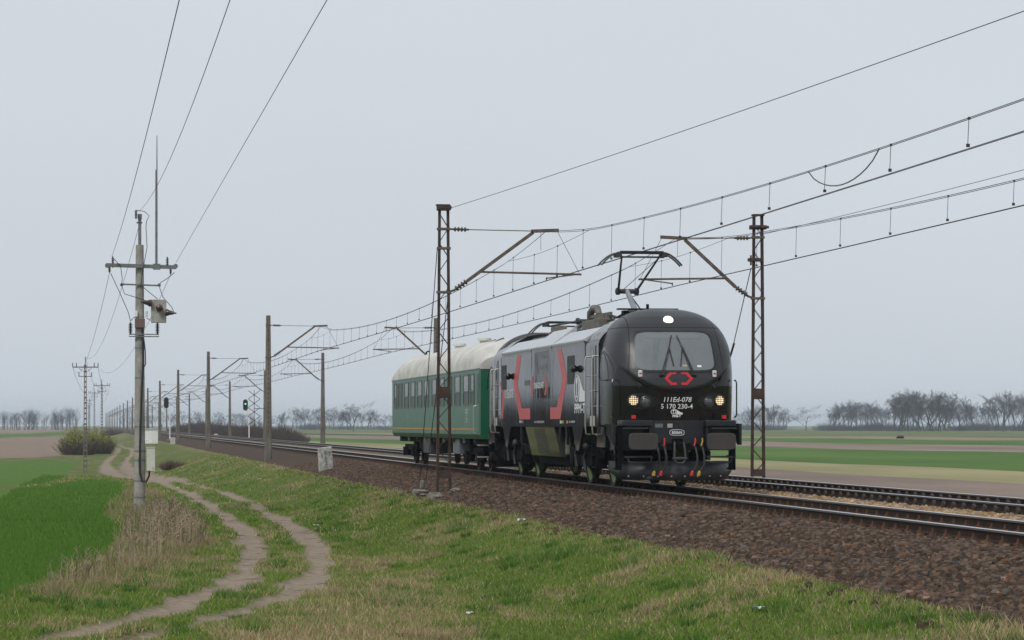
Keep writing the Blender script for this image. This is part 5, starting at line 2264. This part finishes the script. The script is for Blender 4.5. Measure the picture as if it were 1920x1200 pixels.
# windows as measured along the side
m_fr = mat('window_frame', (.10, .115, .105), .45, metal=.4)
m_cglass = mat('coach_glass_sky_sheen', (.16, .17, .17), .22, spec=.4, var=.3, vscale=.7)  # paler base puts the sky reflection of the tilted upper panes into the colour
m_cglass2 = mat('coach_glass_lower', (.045, .048, .047), .35, spec=.2, var=.3, vscale=.7)
wins = [(44.05, 43.25, 0), (42.75, 41.5, 1), (40.75, 39.5, 0), (38.75, 37.5, 0), (36.8, 35.5, 0), (34.85, 33.55, 0), (32.7, 31.5, 0), (30.6, 29.5, 0), (28.8, 27.65, 0), (26.95, 25.65, 0), (24.95, 23.7, 0), (23.3, 22.55, 0)]
for sgn in (-1, 1):
    for (y1, y0, kind) in wins:
        b = MB()
        xo, xi = sgn * (HW + .022), sgn * (HW - .03)
        xa, xb = sorted((xo, xi))
        t_ = .05
        b.box(xa, xb, y0, y0 + t_, 2.02, 2.98)
        b.box(xa, xb, y1 - t_, y1, 2.02, 2.98)
        b.box(xa, xb, y0 + t_, y1 - t_, 2.02, 2.07)
        b.box(xa, xb, y0 + t_, y1 - t_, 2.93, 2.98)
        if not kind:
            b.box(xa, xb, y0 + t_, y1 - t_, 2.42, 2.46)
        fr = b.build('window', m_fr, COACH)
        xg = sgn * (HW + .006)
        xa, xb = sorted((xg, sgn * (HW - .02)))
        b = MB()
        b.box(xa, xb, y0 + t_, y1 - t_, 2.46 if not kind else 2.07, 2.93)
        b.build('pane', m_cglass if not kind else m_cglass2, fr)
        if not kind:
            b = MB()
            b.box(xa, xb, y0 + t_, y1 - t_, 2.07, 2.42)
            b.build('pane', m_cglass2, fr)
    xa, xb = sorted((sgn * HW, sgn * (HW + .004)))
    b = MB()
    b.box(xa, xb, 22.15, C0 + CL - .1, 1.275, 1.325)
    b.build('stripe', m_or, COACH)
    # end door
    xa, xb = sorted((sgn * (HW - .05), sgn * (HW + .012)))
    b = MB()
    b.box(xa, xb, 21.42, 22.1, 1.2, 3.04)
    dr = b.build('end_door', m_green, COACH, bevel=.01)
    xa, xb = sorted((sgn * (HW + .005), sgn * (HW + .02)))
    b = MB()
    b.box(xa, xb, 21.58, 21.92, 2.05, 2.95)
    b.build('pane', m_cglass2, dr, bevel=.02)
    b = MB()
    b.cyl((sgn * HW, 22.16, 1.35), (sgn * HW, 22.16, 1.36), .02, 6)
    b.tube([(sgn * HW, 22.2, 2.0), (sgn * (HW + .07), 22.2, 1.98), (sgn * (HW + .07), 22.2, 1.2), (sgn * HW, 22.2, 1.18)], .017, 6)
    b.build('handrail', m_chrome, dr)
    b = MB()
    for z in (.45, .80):
        xa, xb = sorted((sgn * 1.15, sgn * 1.42))
        b.box(xa, xb, 21.45, 22.1, z, z + .04)
    b.build('door_step', mat('step_wood', (.26, .22, .17), .8), COACH)
    b = MB()
    xa, xb = sorted((sgn * HW, sgn * (HW + .03)))
    b.box(xa, xb, C0, C0 + CL, 3.075, 3.11)
    b.build('eaves_gutter', m_green, COACH)
vsm = [('55 51 00', 24.2, 1.86), ('84 05 011', 24.2, 1.77), ('57 t', 24.2, 1.68), ('24,5 m', 24.2, 1.59), ('36 m', 24.2, 1.50), ('PL', 39.7, 1.78), ('12 t', 39.7, 1.68)]
for s, yc, z in vsm:
    vs, fs = text_mesh(s, .085, .002)
    b = MB()
    b.add([(-HW - .004, yc - p * 1.6, z + q) for p, q in vs], fs)
    b.build('lettering', m_whitep, COACH)
# ends
for yy, sg in ((C0, -1), (C0 + CL, 1)):
    b = MB()
    a0, a1 = sorted((yy, yy + sg * .16))
    for x0, x1 in ((-.55, -.42), (.42, .55)):
        b.box(x0, x1, a0, a1, 1.1, 3.1)
    b.box(-.55, .55, a0, a1, 3.0, 3.15)
    b.build('gangway', m_black, COACH, bevel=.03)
    for s in (-1, 1):
        b = MB()
        b.cyl((s * .875, yy, 1.06), (s * .875, yy + sg * .42, 1.06), .11, 14)
        b.cyl((s * .875, yy + sg * .42, 1.06), (s * .875, yy + sg * .48, 1.06), .23, 20)
        b.build('buffer', m_dark, COACH)
# underframe gear
b = MB()
b.box(-1.15, 1.15, C0 + .1, C0 + CL - .1, .82, 1.02)
b.build('underframe', m_dark, COACH)
for y0, y1, z0, x, m in ((34.2, 36.2, .45, -1.3, m_grey), (26.9, 28.4, .50, -1.3, m_equipg), (30.0, 33.2, .5, -.9, m_dark), (37.4, 38.2, .55, -1.2, m_dark), (24.9, 25.6, .6, -1.25, m_dark)):
    b = MB()
    b.box(x, x + .8, y0, y1, z0, .98)
    b.build('battery_box', m, COACH, bevel=.02)
for k in range(9):
    b = MB()
    y = 23 + k * 2.45
    b.box(-1.37, -1.30, y, y + .06, .86, 1.0)
    b.build('bracket', m_equip if k % 2 else m_grey, COACH)
CW = wheel_mesh(.46)
for yc in (24.5, 41.3):
    b = MB()
    for s in (-1, 1):
        b.box(s * 1.05 - .09, s * 1.05 + .09, yc - 1.85, yc + 1.85, .52, .72)
        for y in (yc - 1.25, yc + 1.25):
            b.box(s * 1.12 - .14, s * 1.12 + .14, y - .2, y + .2, .30, .62)
            for dy in (-.32, .32):
                b.cyl((s * 1.12, y + dy, .34), (s * 1.12, y + dy, .55), .09, 10)
    b.box(-1.0, 1.0, yc - .3, yc + .3, .45, .85)
    bo = b.build('bogie', m_dark, COACH)
    for y in (yc - 1.25, yc + 1.25):
        for s in (-1, 1):
            w = link('wheel', CW, bo, (s * .77, y, .46))
            if s > 0:
                w.scale = (-1, 1, 1)
            me2 = CW
CW.materials[1] = m_dark
# ------------------------------------------------------------------ trees, thickets
m_bark = mat('bark_grey', (.050, .046, .044), .9)
m_twig = mat('twig_brown', (.052, .048, .048), .9)
m_twigd = mat('thicket_brown', (.062, .042, .036), .9)
m_wil = mat('willow_bud', (.29, .30, .07), .8, var=.3, vscale=2)


def tri_tube(V, F, pts, rads):
    o = len(V)
    for p, r in zip(pts, rads):
        for k in range(3):
            a = 2.094 * k
            V.append((p.x + r * math.cos(a), p.y + r * math.sin(a), p.z))
    for i in range(len(pts) - 1):
        for k in range(3):
            k2 = (k + 1) % 3
            F.append((o + i * 3 + k, o + i * 3 + k2, o + i * 3 + 3 + k2, o + i * 3 + 3 + k))


def grow(rnd, H, spread, levels, fan, first=.28):
    """bare tree, returns (trunk verts, faces), (crown verts, faces)"""
    T, C = ([], []), ([], [])

    def branch(p, d, L, r, lev):
        V, F = T if lev < 2 else C
        pts, rad = [p.copy()], [r]
        n = 3
        q, dd = p.copy(), d.copy()
        for i in range(n):
            dd = (dd + Vector((rnd.gauss(0, .13), rnd.gauss(0, .13), rnd.gauss(.05, .09)))).normalized()
            q = q + dd * (L / n)
            pts.append(q.copy())
            rad.append(max(r * (1 - .62 * (i + 1) / n), .016))
        tri_tube(V, F, pts, rad)
        if lev >= levels:
            return
        k = fan if lev else fan + 3
        for j in range(k):
            f = (.35 + .65 * (j + rnd.random()) / k) if lev else (first + (1 - first) * (j + rnd.random()) / k)
            idx = f * n
            i0 = min(int(idx), n - 1)
            st = pts[i0].lerp(pts[i0 + 1], idx - i0)
            a = rnd.random() * 6.283
            sp = spread * rnd.uniform(.6, 1.25)
            perp = Vector((math.cos(a), math.sin(a), rnd.uniform(-.1, .5)))
            nd = (dd * (1 - sp) + perp * sp).normalized()
            branch(st, nd, L * rnd.uniform(.46, .66) * (1.1 - .35 * f if not lev else 1), max(r * (1 - .6 * f) * .55, .012), lev + 1)
    branch(Vector((0, 0, -.1)), Vector((0, 0, 1)), H * .62, H * .019, 0)
    return T, C


def tree_meshes(seed, H, spread, fan=4, levels=4, first=.28):
    rnd = random.Random(seed)
    T, C = grow(rnd, H, spread, levels, fan, first)
    out = []
    for nm, (V, F), m in (('trunk', T, m_bark), ('crown', C, m_twig)):
        me = bpy.data.meshes.new(nm)
        me.from_pydata(V, [], F)
        me.materials.append(m)
        out.append(me)
    return out


VAR = [tree_meshes(1, 15, .52, 4, 5, .10), tree_meshes(2, 16, .40, 4, 5, .08), tree_meshes(3, 15, .66, 4, 5, .12), tree_meshes(4, 17, .36, 4, 5, .10), tree_meshes(5, 14, .50, 4, 5, .06)]
VARW = [tree_meshes(6, 15, .55, 5, 3, .12), tree_meshes(7, 16, .45, 5, 3, .15)]
VARH = []
VARWH = [max(v.co.z for v in cm.vertices) for tm, cm in VARW]
for tm, cm in VAR:
    VARH.append(max(v.co.z for v in cm.vertices))


def put_tree(x, top, base, dist, label, group, var, wide=1.0):
    """tree whose foot stands on the plain at that distance, sized from its height in the photo"""
    a = (x - 960) / FPX
    d, t = (CT * a + ST) * dist, (CT - ST * a) * dist
    z = float(zg(d, t))
    h = (797 - top) * dist / FPX + CAMZ - z
    o = thing('bare_tree', label, 'tree', (d, t, z - .1), group)
    link('trunk', VAR[var][0], o)
    link('crown', VAR[var][1], o)
    s = h / VARH[var]
    o.scale = (s * wide, s * wide * random.uniform(.8, 1.2), s)
    o.rotation_euler = (random.gauss(0, .05), random.gauss(0, .05), random.uniform(0, 6.28))
    return o


put_tree(1511, 757, 798, 1350, 'lone rounded bare tree standing apart between two hazy groves', None, 2, 1.25)
put_tree(662, 749, 797, 1250, 'broad bare tree with fanning limbs, tallest on the skyline by the coach', None, 2, 1.45)
put_tree(1690, 733, 798, 1200, 'leaning bare tree with spreading limbs at the edge of the tall grove', None, 0, 1.3)
GRP = [('hazy bare tree in the low grove beyond the far lattice mast', 'trees beyond the lattice mast', 1384, 1478, 12, (752, 772), 1500),
       ('hazy bare tree in the rounded grove beside the lone tree', 'rounded grove', 1550, 1662, 20, (747, 764), 1400),
       ('tall hazy bare tree in the tallest grove on the skyline', 'tallest grove', 1672, 1786, 24, (727, 742), 1250),
       ('thin hazy bare tree in the sparse row between the tall groves', 'sparse tree row', 1788, 1842, 9, (742, 762), 1350),
       ('hazy bare tree in the wood that runs on past the sparse row', 'wood past the sparse row', 1846, 1990, 20, (728, 750), 1250),
       ('small pale bare tree on the skyline behind the thicket and coach', 'skyline trees behind the coach', 505, 735, 26, (758, 778), 1600),
       ('small pale bare tree on the skyline behind the row of masts', 'skyline trees behind the masts', 225, 500, 22, (764, 782), 1700)]
for lab, grp, x0, x1, n, (ta, tb), dist in GRP:
    for k in range(n):
        x = x0 + (x1 - x0) * (k + random.uniform(.1, .9)) / n
        edge = min(k, n - 1 - k) / (n / 2)
        top = tb - (tb - ta) * min(1, edge * 1.6 + .2) * random.uniform(.35, 1.08)
        put_tree(x, top, 798, dist * random.uniform(.93, 1.12), lab, grp, random.randrange(5), random.uniform(.75, 1.45))


def brush_mesh(seed, n, H, Wd, m, name, leaf=None):
    rnd = random.Random(seed)
    V, F = [], []
    LV, LF = [], []
    for i in range(n):
        a, rr = rnd.random() * 6.283, math.sqrt(rnd.random())
        x, y = Wd * rr * math.cos(a), Wd * rr * math.sin(a)
        hh = H * math.sqrt(max(.08, 1 - .85 * rr ** 2)) * rnd.uniform(.6, 1.0) * (.86 + .17 * math.sin(a * 3 + seed) + .1 * math.sin(a * 7 + seed))
        lx, ly = x * .12 + rnd.gauss(0, .2), y * .12 + rnd.gauss(0, .2)
        p = [Vector((x * .8, y * .8, -.1)), Vector((x + lx * .4, y + ly * .4, hh * .55)), Vector((x + lx, y + ly, hh))]
        tri_tube(V, F, p, [.03, .022, .008])
        for j in range(5):
            f = rnd.uniform(.3, .95)
            s = p[1].lerp(p[2], (f - .5) * 2) if f > .5 else p[0].lerp(p[1], f * 2)
            e = s + Vector((rnd.gauss(0, .28), rnd.gauss(0, .28), rnd.uniform(.15, .6)))
            tri_tube(V, F, [s, e], [.014, .007])
            if leaf and e.z > H * rnd.uniform(.38, .7):
                for q in range(7):
                    c = s.lerp(e, rnd.random()) + Vector((rnd.gauss(0, .07), rnd.gauss(0, .07), rnd.gauss(0, .07)))
                    o = len(LV)
                    u = Vector((rnd.gauss(0, 1), rnd.gauss(0, 1), rnd.gauss(0, 1))).normalized() * .075
                    w = Vector((rnd.gauss(0, 1), rnd.gauss(0, 1), rnd.gauss(0, 1))).normalized() * .04
                    LV += [tuple(c - u), tuple(c + w), tuple(c + u), tuple(c - w)]
                    LF.append((o, o + 1, o + 2, o + 3))
    me = bpy.data.meshes.new(name)
    me.from_pydata(V, [], F)
    me.materials.append(m)
    if not leaf:
        return me, None
    l = bpy.data.meshes.new('buds')
    l.from_pydata(LV, [], LF)
    l.materials.append(leaf)
    return me, l


BS = brush_mesh(23, 70, 3.0, 3.6, m_twigd, 'stems')[0]
B1 = brush_mesh(21, 520, 3.4, 3.6, m_twigd, 'stems')[0]
B2 = brush_mesh(22, 520, 3.0, 4.0, m_twigd, 'stems')[0]
for k in range(26):
    t = 372 + k * 15.5 + random.uniform(-4, 4)
    d = 26.5 + random.uniform(-1.2, 2.5)
    o = thing('leafless_bush', 'dark brown leafless bush in the thicket along the far side of the railway', 'bush', (d, t, float(zg(d, t))), 'thicket beyond the far track')
    link('stems', (B1, B2)[k % 2], o)
    s = random.uniform(.8, 1.1) * (.75 if k == 0 else 1) * (1 + .25 * (k > 12))
    o.scale = (s, s * 1.3, s)
    o.rotation_euler = (0, 0, random.uniform(0, 6.28))
S, LF = brush_mesh(31, 420, 3.0, 1.9, mat('willow_stem', (.11, .083, .058), .9), 'stems', m_wil)
for x, y, top, lab in ((146, 853, 793, 'budding yellow-green willow bush at the end of the ploughed field'), (182, 851, 799, 'lower yellow-green willow bush behind the slim power pole')):
    d, t = px_ground(x, y)
    o = thing('willow_bush', lab, 'bush', (d, t, float(zg(d, t))))
    link('stems', S, o)
    link('buds', LF, o)
    h = (y - top) * t / FPX
    s = h / 3.3
    o.scale = (s, s, s)
    o.rotation_euler = (0, 0, x)
BR = brush_mesh(33, 260, 1.1, 1.6, mat('bramble', (.15, .10, .078), .9), 'stems')[0]
for x, y, lab in ((210, 817, 'low reddish brown bramble beside the far end of the farm track'), (322, 880, 'low dry bramble on the grass bank right of the meter box')):
    d, t = px_ground(x, y)
    o = thing('bramble', lab, 'bush', (d, t, float(zg(d, t))))
    link('stems', BR, o)
    s = 1.6 if x < 250 else .55
    o.scale = (s, s, s)


# the wood on the left skyline and the undergrowth of the groves: one mass each
def wood(name, x0, x1, dist, n, top, label, tree_part=True):
    VV, FF, off = [], [], 0
    for k in range(n):
        x = random.uniform(x0, x1)
        di = dist * random.uniform(.96, 1.12)
        a = (x - 960) / FPX
        d, t = (CT * a + ST) * di, (CT - ST * a) * di
        z = float(zg(d, t))
        if tree_part:
            tm, cm = VARW[k % 2]
            tp = top(x) + random.uniform(-2, 7)
            s = ((797 - tp) * di / FPX + CAMZ - z) / VARWH[k % 2]
            meshes = (tm, cm)
        else:
            s = random.uniform(.8, 2.3)
            meshes = (BS,)
        ca, sa = math.cos(k * 1.7), math.sin(k * 1.7)
        for me in meshes:
            co = np.empty(len(me.vertices) * 3)
            me.vertices.foreach_get('co', co)
            co = co.reshape(-1, 3) * s
            co = np.stack([co[:, 0] * ca - co[:, 1] * sa + d, co[:, 0] * sa + co[:, 1] * ca + t, co[:, 2] + z], 1)
            fi = np.empty(len(me.polygons) * 4, dtype=np.int32)
            me.polygons.foreach_get('vertices', fi)
            VV.append(co)
            FF.append(fi.reshape(-1, 4) + off)
            off += len(co)
    me = np_mesh(name, np.concatenate(VV), np.concatenate(FF), m_twig)
    tag(link(name, me), label, 'wood', kind='stuff')


HB = brush_mesh(41, 300, 3.4, 2.4, m_twigd, 'stems')[0]
VV, FF, off = [], [], 0
for k in range(13):                                       # its reflection darkens the lower half of the locomotive's side
    d, t = -24 - 5.0 * k, 440 + random.uniform(-6, 6)
    co = np.empty(len(HB.vertices) * 3)
    HB.vertices.foreach_get('co', co)
    co = co.reshape(-1, 3) * random.uniform(2.2, 2.8)
    fi = np.empty(len(HB.polygons) * 4, dtype=np.int32)
    HB.polygons.foreach_get('vertices', fi)
    VV.append(co + np.array((d, t, float(zg(d, t)))))
    FF.append(fi.reshape(-1, 4) + off)
    off += len(co)
tag(link('hedgerow', np_mesh('hedgerow', np.concatenate(VV), np.concatenate(FF), m_twigd)), 'tall brown hedgerow across the field past the ploughed land', 'hedge', kind='stuff')
wood('distant_wood', -60, 146, 1500, 85, lambda x: 767 - 5 * (x > 110) + 3 * math.sin(x * .09), 'hazy bare wood along the skyline beyond the ploughed field')
wood('undergrowth', 1545, 1990, 1330, 75, None, 'hazy brush at the foot of the groves beyond the fields', False)
wood('undergrowth', 1380, 1480, 1500, 14, None, 'hazy brush at the foot of the grove beyond the lattice mast', False)
wood('undergrowth', 480, 735, 1600, 22, None, 'pale brush along the skyline behind the coach', False)

# ------------------------------------------------------------------ haze
hz = MB()
hz.box(-1700, 3900, -160, 6600, -4.5, 26)
ho = hz.build('haze', [])
hm = bpy.data.materials.new('haze_air')
hm.use_nodes = True
hn = hm.node_tree
hn.nodes.clear()
vol = hn.nodes.new('ShaderNodeVolumePrincipled')
vol.inputs['Color'].default_value = (.80, .91, 1.0, 1)
vol.inputs['Density'].default_value = .00017
ou = hn.nodes.new('ShaderNodeOutputMaterial')
hn.links.new(vol.outputs['Volume'], ou.inputs['Volume'])
ho.data.materials.append(hm)
tag(ho, 'thin pale haze over the fields', 'haze', kind='stuff')
